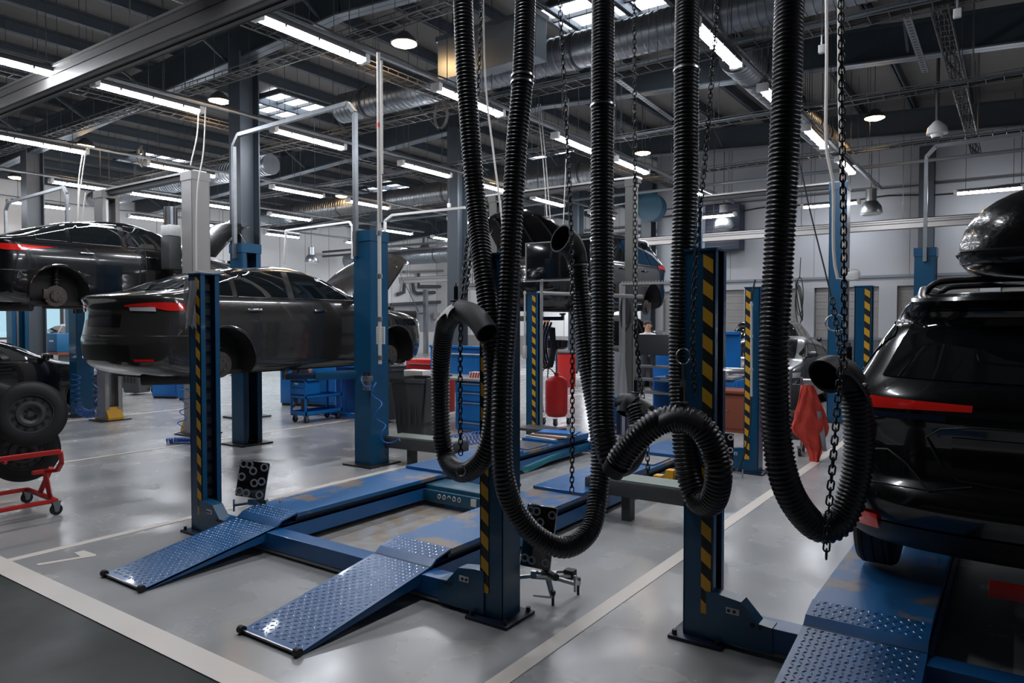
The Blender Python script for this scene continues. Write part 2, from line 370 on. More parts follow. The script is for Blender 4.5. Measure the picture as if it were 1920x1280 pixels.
# columns
for i, (x, y) in enumerate([(-11.5, 7.95), (-11.5, 14.0), (-11.5, 19.9), (-20.4, 8.0), (-20.4, 14.0), (-20.4, 19.9), (-9.8, 21.6), (-2.0, 21.6)]):
    b = MB(); h = zf(x) + .05
    b.bb((x - .17, y - .20, 0), (x + .17, y - .175, h), beaml if 0 else beamm); b.bb((x - .17, y + .175, 0), (x + .17, y + .20, h), beamm); b.bb((x - .012, y - .18, 0), (x + .012, y + .18, h), beamm)
    b.bb((x - .3, y - .3, 0), (x + .3, y + .3, .03), beamm)
    struct(b.build('column_%d' % (i + 1), smooth=False))
# skylights
def skylight(c, w, l, lab):
    x, y = c; z = zf(x) + .80; root = thing('skylight', lab, 'skylight', (x, y, z))
    b = MB(); b.bb((x - w / 2, y - l / 2, z), (x + w / 2, y + l / 2, z + .03), skyE); b.build('pane', root, smooth=False)
    b = MB()
    for q in (-.5, 0, .5): b.bb((x + q * w - .04, y - l / 2 - .05, z - .09), (x + q * w + .04, y + l / 2 + .05, z + .04), greyd)
    for q in (-.5, -.17, .17, .5): b.bb((x - w / 2, y + q * l - .03, z - .07), (x + w / 2, y + q * l + .03, z + .04), greyd)
    b.build('frame', root, smooth=False)
skylight((-14.9, 11.4), 1.9, 1.5, 'bright skylight in the roof left of centre, near the tall grey column')
skylight((-6.0, 11.6), 2.1, 1.8, 'large bright skylight at the top centre behind the hanging hoses')
skylight((-12.4, 20.8), 2.0, 1.7, 'distant skylight seen between two hanging hoses')
skylight((-19.5, 20.0), 1.9, 1.7, 'small far skylight low in the centre left of the roof')
skylight((-21.5, 11.8), 1.9, 1.5, 'far left skylight above the coiled cable')
# ---------------------------------------------------------------- tube fixtures
def tube_fixture(label, p0, p1):
    p0 = Vector(p0); p1 = Vector(p1); c = (p0 + p1) / 2; d = (p1 - p0); L = d.length; ang = math.atan2(-d.x, d.y)
    root = thing('tube_light', label, 'ceiling light', c, ang, 'fluorescent tube lights under the roof')
    b = MB(); b.bb((-.075, -L / 2, .0), (.075, L / 2, .07), greyd, bev=.012)
    for s in (-1, 1): b.bb((-.08, s * L / 2 - .04, -.05), (.08, s * L / 2 + .04, .06), white, bev=.01)
    for s in (-.6, 0, .6): b.bb((-.082, s * L / 2 - .012, -.03), (.082, s * L / 2 + .012, .03), greyd)
    b.build('housing', root, world=False)
    b = MB(); n = 8; rows = []
    for y in (-L / 2 + .04, L / 2 - .04): rows.append([(.066 * math.cos(PI + PI * k / n), y, .055 * math.sin(PI + PI * k / n)) for k in range(n + 1)])
    b.grid(rows, tubeE); b.build('diffuser', root, world=False)
    for s in (-.7, .7): b = MB(); b.cyl((0, s * L / 2, .07), (0, s * L / 2, zf(c.x) + .855 - c.z), .006, greyd, n=5); b.build('hanger', root, world=False)
    return root
TUBES = [(-6.69, 4.80, 'nearest tube light, upper left centre, over the raised graphite sedan'),
 (-10.38, 4.86, 'tube light in front of the tall grey lift post with two cables at its end'),
 (-14.7, 5.15, 'tube light at the left edge, above the lifted black sedan'),
 (-10.38, 7.75, 'tube light left of the tall silver pipe, behind the big steel column'),
 (-10.45, 10.9, 'tube light in the middle between the silver pipe and the next column'),
 (-14.75, 7.9, 'tube light just above the top of the tall grey lift post'),
 (-14.82, 11.0, 'tube light behind the big column, below the brighter one near the silver pipe'),
 (-14.82, 13.4, 'small tube light crossing behind the silver pipe'),
 (-6.68, 7.68, 'tube light partly behind the leftmost hanging hose'),
 (-6.70, 10.85, 'tube light between second and third hanging hose'),
 (-6.68, 13.1, 'tube light between the third and fourth hanging hose, below a warm lamp'),
 (-10.5, 15.9, 'small tube light between the second and third hoses, near their middle'),
 (-10.5, 13.4, 'short piece of tube light showing between the first two hoses'),
 (-2.95, 7.65, 'very bright tube light at the top right of the fourth hose'),
 (-2.97, 10.3, 'tube light mostly behind the rightmost hose, near a spiral duct'),
 (-2.98, 12.85, 'tube light just right of the rightmost hose, in front of the spiral duct'),
 (-3.0, 15.7, 'lower tube light behind the rightmost hanging chain'),
 (-18.4, 7.6, 'tube light behind the conduit arch at the left'),
 (-18.4, 9.4, 'tube light under the overhead beam of the grey lift'),
 (-22.43, 8.2, 'long tube light behind the left conduit arch'),
 (-22.5, 11.45, 'tube light left of the tall grey post, low in the distance'),
 (-18.5, 11.3, 'tube light between the tall grey post and the conduit'),
 (-18.6, 13.7, 'tube light right of the big column, above a cream conduit'),
 (-22.8, 16.6, 'tube light low in the distance right of the big column'),
 (-22.4, 13.9, 'tube light low behind the conduit right of the grey post'),
 (-18.5, 18.3, 'far tube light above the open bonnet of the graphite sedan'),
 (-18.5, 21.0, 'far tube light under a galvanised rail left of the hoses'),
 (-14.8, 17.6, 'far tube light right of the silver pipe, high on the rear'),
 (-22.5, 20.2, 'far tube light in the distance behind the silver pipe'),
 (-22.5, 23.4, 'farthest tube light by the white rear wall'),
 (-18.5, 24.2, 'added far tube light brightening the rear wall, over the galvanised rail'), (-14.8, 24.4, 'added far tube light brightening the rear wall just behind the second column'), (-14.8, 28.2, 'added very far tube light brightening the rear wall by the column'), (-18.5, 28.0, 'added very far tube light brightening the rear wall by the silver pipe'), (-22.5, 27.6, 'added very far tube light brightening the rear wall over the bonnet'), (-11.2, 25.0, 'added far tube light brightening the deep bay behind the second hose'),  # extra tubes added to brighten the dark rear end of the hall
 (-10.5, 19.0, 'far tube light between the third hose and a thin chain'),
 (-6.7, 16.4, 'far tube light left of the fourth hanging hose'),
 (-10.38, 2.85, 'cut-off tube light at the upper left edge of the view'),
 (-22.5, 5.6, 'low tube light at the far left edge'),
 (-14.8, 2.2, 'tube light just outside the left edge above the tyre cart'),
 (-18.4, 4.7, 'small tube light at the left edge above a warm lamp'),
 (-6.69, 1.9, 'tube light overhead in front of the open lift'),
 (-2.95, 2.2, 'tube light overhead just behind the row of hoses'),
 (-2.95, 4.95, 'tube light overhead above the open lift, out of view'),
 (1.3, 5.0, 'tube light overhead at the right of the black SUV')]
for x, y, l in TUBES: tube_fixture(l, (x, y, 5.0), (x - .03, y + 1.55, 5.0))
tube_fixture('horizontal tube light on the back wall right of the rightmost chain', PY(1505, 388, 20.2), PY(1610, 378, 20.2))
tube_fixture('horizontal tube light on the back wall above the roof box', PY(1792, 362, 20.2), PY(1920, 350, 20.2))
tube_fixture('horizontal tube light in front of the dark wall heater', PY(1302, 408, 20.2), PY(1378, 401, 20.2))
tube_fixture('horizontal tube light at the rear wall beyond the silver pipe', (-18.6, 30.4, 3.6), (-15.4, 30.4, 3.6))

# warm round lamps
for (px, py, z, l) in ((758, 80, 6.0, 'largest warm lamp, right of the nearest tube light'), (411, 188, 6.0, 'warm lamp beside the big steel column'), (160, 272, 6.0, 'warm lamp at the left above the conduit arch'),
                    (30, 332, 6.0, 'warm lamp at the far left edge'), (640, 367, 6.0, 'warm lamp far behind, left of the silver pipe'), (485, 397, 6.0, 'small warm lamp right of the big column'),
                    (1205, 286, 6.0, 'warm lamp between the third and fourth hanging hoses'), (1640, 220, 6.0, 'warm lamp alone at the right, high on the back wall'), (866, 327, 6.0, 'small warm lamp on the second column')):
    c = G(px, py, z); root = thing('round_lamp', l, 'ceiling lamp', c, 0, 'warm round high-bay lamps')
    b = MB(); b.lathe(c, (0, 0, 1), [(.01, -.06), (.12, -.05), (.19, -.02), (.19, .0)], warmE, n=24); b.build('lens', root)
    b = MB(); b.lathe(c, (0, 0, 1), [(.20, -.015), (.21, .0), (.15, .08), (.06, .16)], greyd, n=24); b.cyl(c + Vector((0, 0, .15)), Vector((c.x, c.y, zf(c.x) + .855)), .008, greyd, n=6); b.build('shade', root)

# bell shaped reflectors (unlit) hung along the back wall and dome camera
def bell(px, py, Y, lab, lit=False):
    c = PY(px, py, Y); root = thing('bell_lamp', lab, 'pendant lamp', c, 0, 'unlit bell pendant lamps')
    b = MB(); b.lathe(c, (0, 0, 1), [(.27, 0), (.275, .02), (.25, .17), (.16, .30), (.13, .31), (.13, .62), (.05, .64)], galv, n=28); b.build('shade', root)
    b = MB(); b.lathe(c, (0, 0, 1), [(.02, -.06), (.22, -.04), (.265, .0), (.26, .02)], white, n=28); b.build('glass', root)
    b = MB(); b.cyl(c + Vector((0, 0, .6)), Vector((c.x, c.y, zf(c.x) + .855)), .01, greyd, n=6); b.build('hanger', root)
bell(1633, 400, 20.6, 'grey bell pendant lamp over the back wall rail, right of the rightmost chain')
bell(1357, 425, 20.6, 'grey bell pendant lamp in front of the dark wall heater')
bell(797, 470, 25.9, 'far bell pendant lamp between silver pipe and second column')
bell(584, 492, 19.5, 'farthest bell pendant lamp above the graphite sedan roof')
c = PY(1757, 252, 14.6)
root = thing('dome_camera', 'white dome security camera hanging from the rafter at the right', 'camera', c)
b = MB(); b.lathe(c, (0, 0, 1), [(.02, -.07), (.08, -.05), (.10, 0), (.17, .01), (.15, .12), (.06, .22), (.03, .24)], white, n=24); b.build('housing', root)
b = MB(); b.lathe(c, (0, 0, 1), [(.01, -.08), (.07, -.055), (.095, -.01)], screenm, n=24); b.build('lens_dome', root)
b = MB(); b.cyl(c + Vector((0, 0, .2)), Vector((c.x, c.y, zf(c.x) + .855)), .03, greyd, n=10); b.build('bracket', root)

# ---------------------------------------------------------------- exhaust rails, trays, ducts
RAILY, RAILZ = 4.43, 4.80
def xrail(lab, y, z, x0, x1, h=.20, w=.16, m=alu, hang=2.2, m2=None):
    m2 = m2 or m
    root = thing('exhaust_rail', lab, 'overhead rail', ((x0 + x1) / 2, y, z))
    b = MB(); b.bb((x0, y - w / 2, z), (x1, y - w / 2 + .02, z + h), m); b.bb((x0, y + w / 2 - .02, z), (x1, y + w / 2, z + h), m); b.bb((x0, y - w / 2, z + h - .02), (x1, y + w / 2, z + h), m2); b.bb((x0, y - w / 2 + .01, z), (x1, y - .025, z + .012), m); b.bb((x0, y + .025, z), (x1, y + w / 2 - .01, z + .012), m)
    b.bb((x0, y - w / 2 - .03, z + h - .05), (x1, y - w / 2, z + h - .02), m2); b.bb((x0, y - w / 2 - .015, z + .0), (x1, y - w / 2, z + .03), m); b.bb((x0, y - w / 2 - .015, z + h * .5), (x1, y - w / 2, z + h * .5 + .012), greyd)
    b.bb((x0, y - .02, z + .01), (x1, y + .02, z + .03), rubber); b.build('rail_profile', root, smooth=False)
    x = x0 + .4
    while x < x1: b = MB(); b.cyl((x, y, z + h), (x, y, zf(x) + .855), .008, greyd, n=5); b.build('hanger', root); x += hang
xrail('long aluminium exhaust rail crossing the upper left corner', RAILY, RAILZ, -20.0, 5.5, h=.30, w=.22, m=mat('dull_grey_rail', (.105, .10, .096), .5, var=.08), m2=alu)
xrail('aluminium rail in front of the back wall, behind the rightmost hose', 18.6, 3.85, -9.2, 1.2, h=.22, w=.2)
xrail('far aluminium rail left of the second column', 25.0, 3.55, -24.0, -12.9, h=.26, w=.3, hang=3)
xrail('short far aluminium rail at head height behind the hose nozzle', 14.6, 2.55, -11.9, -8.9, h=.16, w=.16)
def ytrunk(x, y0, y1, z, lab):
    root = thing('cable_trunking', lab, 'trunking', (x, (y0 + y1) / 2, z), group='trunking over the rows of tube lights')
    b = MB(); b.bb((x - .03, y0, z), (x + .03, y1, z + .03), galv); b.tube([(x + .05, y0 + (y1 - y0) * i / 40, z + .045 + .012 * math.sin(i * 2.3)) for i in range(41)], .012, greyd, n=5); b.build('channel', root, smooth=False)
    y = y0 + .5
    while y < y1: b = MB(); b.cyl((x, y, z + .03), (x, y, zf(x) + .855), .005, greyd, n=4); b.build('hanger', root); y += 1.45
for x, l in ((-2.95, 'thin galvanised trunking over the rightmost row of tube lights'), (-6.69, 'thin galvanised trunking over the row of tubes behind the left hoses'), (-10.4, 'thin galvanised trunking over the row of tubes by the big column'),
             (-14.8, 'thin galvanised trunking over the second row of tubes from the left'), (-18.5, 'thin far trunking over the row of distant tubes at the left'), (-22.5, 'farthest thin trunking over the leftmost distant tubes')):
    ytrunk(x, 1.0, 20.5, 5.10, l)
traym = mat('dull_tray_wire', (.10, .10, .10), .5, metal=.4)
def tray(p0, p1, w, lab, hang=1.9, m=traym):
    p0 = Vector(p0); p1 = Vector(p1); d = (p1 - p0); L = d.length; u = d.normalized(); s = Vector((-u.y, u.x, 0))
    root = thing('cable_tray', lab, 'cable tray', (p0 + p1) / 2)
    b = MB()
    for q in (-1, 1):
        b.bar(p0 + s * (q * w / 2), p1 + s * (q * w / 2), .015, .015, m); b.bar(p0 + s * (q * w / 2) + Vector((0, 0, .07)), p1 + s * (q * w / 2) + Vector((0, 0, .07)), .012, .012, m)
    k = int(L / .22)
    for i in range(k + 1):
        c = p0 + u * (i * .22); b.bar(c - s * (w / 2), c + s * (w / 2), .01, .01, m)
        for q in (-1, 1): b.bar(c + s * (q * w / 2), c + s * (q * w / 2) + Vector((0, 0, .07)), .008, .008, m)
    b.build('tray', root, smooth=False)
    b = MB()
    for q in (-.3, -.1, .12, .28):
        b.tube([p0 + u * (L * i / 60) + s * (w * q + .015 * math.sin(i * 1.7 + q * 9)) + Vector((0, 0, .02 + .008 * math.sin(i + q * 20))) for i in range(61)], .013, rubber, n=5)
    b.build('cables', root)
    t = .5
    while t < L:
        for q in (-1, 1): c = p0 + u * t + s * (q * w / 2); b = MB(); b.cyl(c, Vector((c.x, c.y, zf(c.x) + .855)), .005, greyd, n=4); b.build('hanger', root)
        t += hang
tray((-20, 9.6, 5.35), (5, 9.6, 5.35), .3, 'wire cable tray crossing above the hoses and the spiral duct')
tray((-22, 6.6, 5.45), (-5.5, 6.6, 5.45), .25, 'wire cable tray crossing behind the silver pipe')
tray((-22, 12.5, 5.2), (5, 12.5, 5.2), .25, 'wire cable tray in the middle distance behind the hoses')
tray((-24, 16.5, 5.2), (5.5, 16.5, 5.3), .3, 'far wire cable tray with hanging rods')
tray((-8.2, 3.5, 5.6), (-8.2, 21, 5.6), .3, 'wire cable tray running away from the largest warm lamp')
tray((-.9, 5.5, 5.75), (-.9, 21, 5.75), .2, 'perforated tray running away at the right by the dome camera')
tray((-13.0, 3.5, 5.6), (-13.0, 21, 5.6), .25, 'wire cable tray running away beside the big column')
# pipes
def pipes(lab, runs, r, m=galv, name='roof_pipe', cat='pipe'):
    b = MB()
    for pts in runs: b.tube(pts, r, m, n=8)
    return tag(b.build(name), lab, cat)
pipes('thin steel roof pipe crossing in front of the right rafter', [[(-22, 10.6, 5.75), (5, 10.6, 5.85)]], .03, beaml)
pipes('thin steel roof pipe high above the second column', [[(-24, 13.4, 5.5), (5, 13.4, 5.5)]], .03, beaml)
pipes('thin steel roof pipe at the far rear', [[(-25, 18.4, 5.3), (5, 18.4, 5.3)]], .04, beaml)
pipes('dark conduit along the top of the back wall', [[(XS, 21.6, 5.3), (5, 21.6, 5.3)]], .02, greyd)
pipes('dark cable run sagging along the back wall behind the pendant lamps', [[(-9.4 + i * .5, 21.6, 5.05 + .05 * math.sin(i * 1.1)) for i in range(26)]], .02, rubber, 'wall_cable', 'cable')
pipes('dark tube bundle under the far roof left of the second column', [[(-26, 22, 4.9), (-10, 22, 4.9)], [(-26, 22, 4.7), (-10, 22, 4.7)]], .05, greyd)
def duct(p0, p1, r, lab, endcap=None):
    p0 = Vector(p0); p1 = Vector(p1); d = p1 - p0; L = d.length; u = d.normalized(); root = thing('spiral_duct', lab, 'duct', (p0 + p1) / 2)
    b = MB(); prof = []; k = int(L / .12)
    for i in range(k):
        h = i * .12; prof += [(r, h), (r, h + .10), (r + .012, h + .105), (r + .012, h + .115)]
    b.lathe(p0, u, prof, galv, n=28); b.build('duct_body', root)
    t = .8
    while t < L:
        b = MB(); c = p0 + u * t; b.lathe(c - u * .02, u, [(r + .02, 0), (r + .025, .0), (r + .025, .04), (r + .02, .04)], greyd, n=24)
        s = Vector((-u.y, u.x, 0)) * r
        for q in (-1, 1): b.cyl(c + s * q, Vector(((c + s * q).x, (c + s * q).y, zf(c.x) + .855)), .006, greyd, n=4)
        b.build('clamp', root); t += 2.4
duct((-11.5, 10.25, 6.12), (3.5, 10.25, 6.12), .28, 'wide spiral duct crossing behind the hoses near the roof')
duct((-3.55, 10.9, 5.75), (-3.55, 18.6, 5.75), .26, 'spiral duct running away beside the right tube lights')
duct((-25, 17.3, 5.75), (-9.0, 17.3, 5.75), .32, 'large far spiral duct crossing under the roof at the left')
duct((-25, 11.6, 5.75), (-15.6, 11.6, 5.75), .25, 'spiral duct at the left below the rafters')
duct((-26, 23.5, 4.6), (-9.9, 23.5, 4.6), .35, 'wide spiral duct deep in the hall above the rear wall')
c = PY(1217, 388, 19.5); b = MB(); b.lathe(c, (0, -1, 0), [(.40, -.35), (.40, .0), (.42, .0), (.42, .03), (.36, .03), (.36, .01)], teal, n=36); b.cyl(c + Vector((0, .2, .4)), Vector((c.x, c.y + .2, zf(c.x) + .855)), .01, greyd, n=6); tag(b.build('duct_end_cap'), 'round teal end cap of a duct beside the tall grey post', 'duct')
# perforated struts sloping in the right roof
for (a, c2, l) in (((1700, 30), (1735, 135), 'perforated steel strut under the roof at the upper right'), ((1145, 140), (1262, 225), 'perforated steel strut behind the third and fourth hoses')):
    p = PY(*a, 11.0) if a[0] > 1500 else PY(*a, 11.0); q = G(c2[0], c2[1], p.z)
    b = MB(); b.bar(p, q, .10, .02, galv)
    n = int((q - p).length / .12)
    for i in range(n): cc = p.lerp(q, (i + .5) / n); b.bar(cc - Vector((0, 0, .014)), cc - Vector((0, 0, .011)), .03, .05, greyd)
    tag(b.build('perforated_strut', smooth=False), l, 'strut')
# light grey box unit between the first two hoses up high
b = MB(); p = PY(832, 125, 8.9); q = PY(1015, 30, 8.9); b.bb((p.x, 8.75, q.z - .62), (q.x, 9.05, q.z + .05), beaml, bev=.01); b.bb((p.x - .02, 8.72, q.z - .02), (q.x + .02, 9.08, q.z + .06), galv)
tag(b.build('air_unit', smooth=False), 'pale grey sheet metal air unit between the first two hoses near the roof', 'air unit')
# wall heater box
b = MB(); p = PY(1326, 388, 21.4); q = PY(1390, 468, 21.4); b.bb((p.x, 21.2, q.z), (q.x, 21.7, p.z), bluedk, bev=.02)
for i in range(10): z = q.z + .1 + i * .12; b.bb((p.x + .08, 21.18, z), (q.x - .08, 21.21, z + .02), greyd)
tag(b.build('wall_heater', smooth=False), 'dark square heater unit on the back wall behind a pendant lamp', 'heater')
# small junction bits: sprinkler-like floodlights
for (px, py, Y, l) in ((1541, 92, 8.5, 'small white detector hanging beside the rightmost hose'), (1795, 25, 8.5, 'small white detector hanging at the top right'), (842, 385, 12, 'small white detector behind the hoses')):
    c = PY(px, py, Y); b = MB(); b.box(c, (.07, .05, .09), white, bev=.008); b.cyl(c, c + Vector((0, 0, .15)), .012, galv, n=6); b.cyl(c + Vector((0, 0, .15)), Vector((c.x, c.y, zf(c.x) + .855)), .004, greyd, n=4)
    tag(b.build('detector'), l, 'detector')
# coil of cable hung on the tray at the left
c = PY(262, 292, 9.0); b = MB()
for i in range(7): b.tube([(c.x + (.13 + .02 * i % .05) * math.cos(t * .35), c.y + .01 * i, c.z + (.18 + .013 * i) * math.sin(t * .35)) for t in range(18)], .012, cream if i % 2 else greyd, n=5, closed=True)
b.cyl(c + Vector((0, 0, .15)), Vector((c.x, c.y, zf(c.x) + .855)), .005, greyd, n=4)
tag(b.build('cable_coil'), 'coil of cable tied up under the roof above the lifted black sedan', 'cable')
c = PY(825, 215, 9.4); b = MB()
for i in range(5): b.tube([(c.x + .14 * math.cos(t * .35), c.y + .012 * i, c.z + (.22) * math.sin(t * .35)) for t in range(18)], .01, greyd, n=5, closed=True)
b.cyl(c + Vector((0, 0, .2)), Vector((c.x, c.y, zf(c.x) + .855)), .005, greyd, n=4)
tag(b.build('cable_coil'), 'coil of dark cable hung left of the first hose', 'cable')
# ---------------------------------------------------------------- four post lifts
def hazard(root, x0, x1, y, z0, z1, per=.145, direc=-1):
    """yellow and black strip on a face looking towards -Y"""
    b = MB(); b.bb((x0, y - .004, z0), (x1, y, z1), black); w = x1 - x0; z = z0 - per
    while z < z1:
        a = [(0, z), (w, z - w * .75), (w, z - w * .75 + per * .52), (0, z + per * .52)]
        pts = [(p[0], min(max(p[1] + (0 if direc < 0 else w * .75), z0), z1)) for p in a]
        if direc > 0: pts = [(w - p[0], p[1]) for p in pts]
        if max(p[1] for p in pts) - min(p[1] for p in pts) > .01:
            b.prism([(x0 + p[0], y - .0065, p[1]) for p in pts], (0, .002, 0), yellow)
        z += per
    return b.build('hazard_strip', root, smooth=False)
def lift_post(root, x, y, s, h=2.13, a=.17, front=True):
    """s=+1: channel opens towards +X (a left hand post)"""
    b = MB(); t = .010; k = a / 2
    xo = x - s * k; xi = x + s * k
    b.bb((min(xo, xo + s * t), y - k, .02), (max(xo, xo + s * t), y + k, h), blue)
    b.bb((x - k, y - k, .02), (x + k, y - k + t, h), blue, bev=.003); b.bb((x - k, y + k - t, .02), (x + k, y + k, h), blue, bev=.003)
    for q in (-1, 1): b.bb((min(xi, xi - s * t), y + q * k, .02), (max(xi, xi - s * t), y + q * (k - .04), h), blue)
    b.bb((x - k - .008, y - k - .008, h), (x + k + .008, y + k + .008, h + .012), blue)
    o = b.build('post', root, smooth=False)
    # inner rack with slots
    r = MB(); r.bb((x - .03, y - k + .045, .1), (x + .02, y + k - .045, h - .02), bluedk)
    z = .2
    while z < h - .1: r.bb((x + s * .02 - .006, y - .03, z), (x + s * .03 + .006, y + .03, z + .055), bluedk if 0 else black); z += .10
    r.bb((x + s * .05 - .004, y - .045, .1), (x + s * .05 + .004, y - .032, h - .05), steel)
    r.build('locking_rack', root, smooth=False)
    p = MB(); p.bb((x - .15, y - .15, 0), (x + .15, y + .15, .02), bluedk, bev=.004)
    for qx in (-1, 1):
        for qy in (-1, 1): p.cyl((x + qx * .12, y + qy * .12, .02), (x + qx * .12, y + qy * .12, .045), .014, black, n=6)
    p.build('base_plate', root)
    xs = (x + s * k - s * .012); x2 = xs - s * .055
    hazard(root, min(xs, x2), max(xs, x2), y - k, .16, h - .02, direc=-1)
    return o
def lozenges(b, o, u, v, L, W, m, p=.0305, l=.027, w=.0095, h=.003):
    """raised chequer pattern on a plate: origin o, length axis u, width axis v"""
    o = Vector(o); u = Vector(u).normalized(); v = Vector(v).normalized(); n = u.cross(v).normalized()
    if n.z < 0: n = -n
    ni = int(L / p); nj = int(W / p)
    for i in range(ni):
        for j in range(nj):
            c = o + u * ((i + .5) * L / ni) + v * ((j + .5) * W / nj); a = PI / 4 if (i + j) % 2 else -PI / 4
            d = u * math.cos(a) + v * math.sin(a); e = n.cross(d)
            b.add([c - d * l / 2, c - e * w / 2, c + d * l / 2, c + e * w / 2, c - d * l * .22 + n * h, c + d * l * .22 + n * h], [(0, 1, 4), (1, 2, 5, 4), (2, 3, 5), (3, 0, 4, 5)], m)
loz = mat('worn_chequer_lozenge', (.34, .40, .50), .27, metal=.85, var=.5, vscale=9)
def four_post(lab, xl, xr, yn, yf, rl, rw, hinge, ylow, rail=True):
    root = thing('four_post_lift', lab, 'car lift', ((xl + xr) / 2, (yn + yf) / 2, 0))
    for x, s in ((xl, 1), (xr, -1)):
        for y in (yn, yf): lift_post(root, x, y, s)
    # crossbeams with sloping end carriages
    for y, yy in ((yn, -.02), (yf, .0)):
        b = MB(); y0, y1 = y - .065 + yy, y + .075 + yy
        b.bb((xl + .12, y0, .045), (xr - .12, y1, .165), blue2, bev=.004)
        b.bb((xl + .12, y0 + .02, .012), (xr - .12, y1 - .02, .03), alu)
        for x, s in ((xl, 1), (xr, -1)):
            b.prism([(x + s * .05, y0 - .012, .03), (x + s * .40, y0 - .012, .03), (x + s * .40, y0 - .012, .17), (x + s * .33, y0 - .012, .175), (x + s * .24, y0 - .012, .27), (x + s * .12, y0 - .012, .285), (x + s * .05, y0 - .012, .285)], (0, .09, 0), blue)
            b.bb((min(x + s * .16, x + s * .23), y0 - .016, .195), (max(x + s * .16, x + s * .23), y0 - .012, .228), paper)
            for q in (.175, .205): b.cyl((x + s * q, y0 - .020, .212), (x + s * q, y0 - .014, .212), .009, black, n=10)
            for q in (.30, .34): b.cyl((x + s * q, y0 - .018, .16), (x + s * q, y0 - .010, .16), .012, black, n=8)
        b.build('crossbeam', root, smooth=False)
    for x0 in rl:
        x1 = x0 + rw; b = MB()
        b.bb((x0, hinge + .2, .215), (x1, yf - .1, .25), blue_worn, bev=.004)
        b.bb((x0 + .02, hinge + .2, .185), (x1 - .02, yf - .1, .216), bluedk)
        b.bb((x0, hinge + .06, .055), (x0 + .012, yf - .1, .18), blue2); b.bb((x1 - .012, hinge + .06, .055), (x1, yf - .1, .18), blue2)
        b.bb((x0, hinge + .06, .165), (x1, yf - .1, .18), blue2); b.bb((x0 + .01, hinge + .06, .05), (x1 - .01, yf - .1, .06), bluedk)
        b.build('runway', root, smooth=False)
        b = MB(); b.bb((x0 - .004, hinge + 1.95, .25), (x1 + .004, hinge + 3.35, .278), blue2, bev=.004); b.bb((x0 + .03, hinge + 3.5, .25), (x1 - .03, hinge + 3.95, .268), galv, bev=.003)
        b.bb((x0 + .0, hinge + 4.05, .25), (x1, yf - .1, .285), blue2, bev=.004); b.build('slip_plate', root, smooth=False)
        # hinged chequer-plate ramp
        b = MB(); P = [(ylow, .018), (hinge, .185)]
        b.prism([(x0, ylow, .020), (x0, hinge, .185), (x0, hinge, .172), (x0, ylow, .006)], (rw, 0, 0), blue2)
        for xx in (x0, x1 - .008): b.prism([(xx, ylow + .02, .022), (xx, hinge - .01, .184), (xx, hinge - .01, .10), (xx, hinge - .25, .085), (xx, ylow + .02, .004)], (.008, 0, 0), blue2)
        d = Vector((0, hinge - ylow, .165)); lozenges(b, (x0 + .02, ylow + .03, .0255), d, (1, 0, 0), d.length - .04, rw - .04, loz)
        r = b.build('approach_ramp', root, smooth=False)
        b = MB(); b.prism([(x0, hinge + .005, .187), (x0, hinge + .055, .222), (x0, hinge + .21, .254), (x0, hinge + .21, .244), (x0, hinge + .06, .212), (x0, hinge + .01, .176)], (rw, 0, 0), blue2)
        dd = Vector((0, .155, .032)); lozenges(b, (x0 + .02, hinge + .055, .2225), dd, (1, 0, 0), dd.length, rw - .04, loz)
        b.cyl((x0, hinge, .18), (x1, hinge, .18), .008, bluedk, n=8); b.build('hinge_plate', root, smooth=False)
        b = MB()
        for q in (x0 - .012, x1 - .028): b.cyl((q, ylow - .006, .024), (q + .035, ylow - .006, .024), .023, rubber, n=18)
        b.cyl((x0, ylow - .006, .02), (x1, ylow - .006, .02), .008, steel, n=8); b.build('roller', root)
    return root
fA = four_post('empty blue four-post lift with chequer-plate ramps in the centre bay', -5.518, -2.49, 3.42, 8.40, (-5.10, -3.54), .50, 3.42, 2.40)
fB = four_post('blue four-post lift under the black SUV at the right', -1.412, 1.62, 3.865, 8.84, (-.885, .57), .56, 3.87, 2.80)
# third lift deeper in the hall is only seen as its post: jack beam of the open lift
root = thing('jack_beam', 'blue sliding jack beam between the runways of the empty lift', 'jack beam', (-4.1, 5.25, 0))
b = MB(); b.bb((-4.62, 5.12, .10), (-3.52, 5.42, .20), teal, bev=.02); b.bb((-4.60, 5.08, .05), (-3.54, 5.12, .16), teal, bev=.005); b.build('beam', root)
b = MB()
for i, q in enumerate((-4.40, -4.34, -4.28, -4.22, -4.16)): b.tube([(q + .016 * math.cos(t * PI / 6), 5.077, .115 + .02 * math.sin(t * PI / 6)) for t in range(12 if i != 2 else 7)], .004, white, n=5, closed=(i != 2))
b.bb((-4.02, 5.07, .08), (-3.96, 5.08, .145), paper); b.build('marking', root, smooth=False)
b = MB(); b.cyl((-3.72, 5.26, .2), (-3.72, 5.26, .27), .05, steel, n=16); b.lathe((-3.72, 5.26, .27), (0, 0, 1), [(.10, 0), (.105, .015), (.09, .03), (.02, .03)], rubber, n=20); b.build('lifting_pad', root)

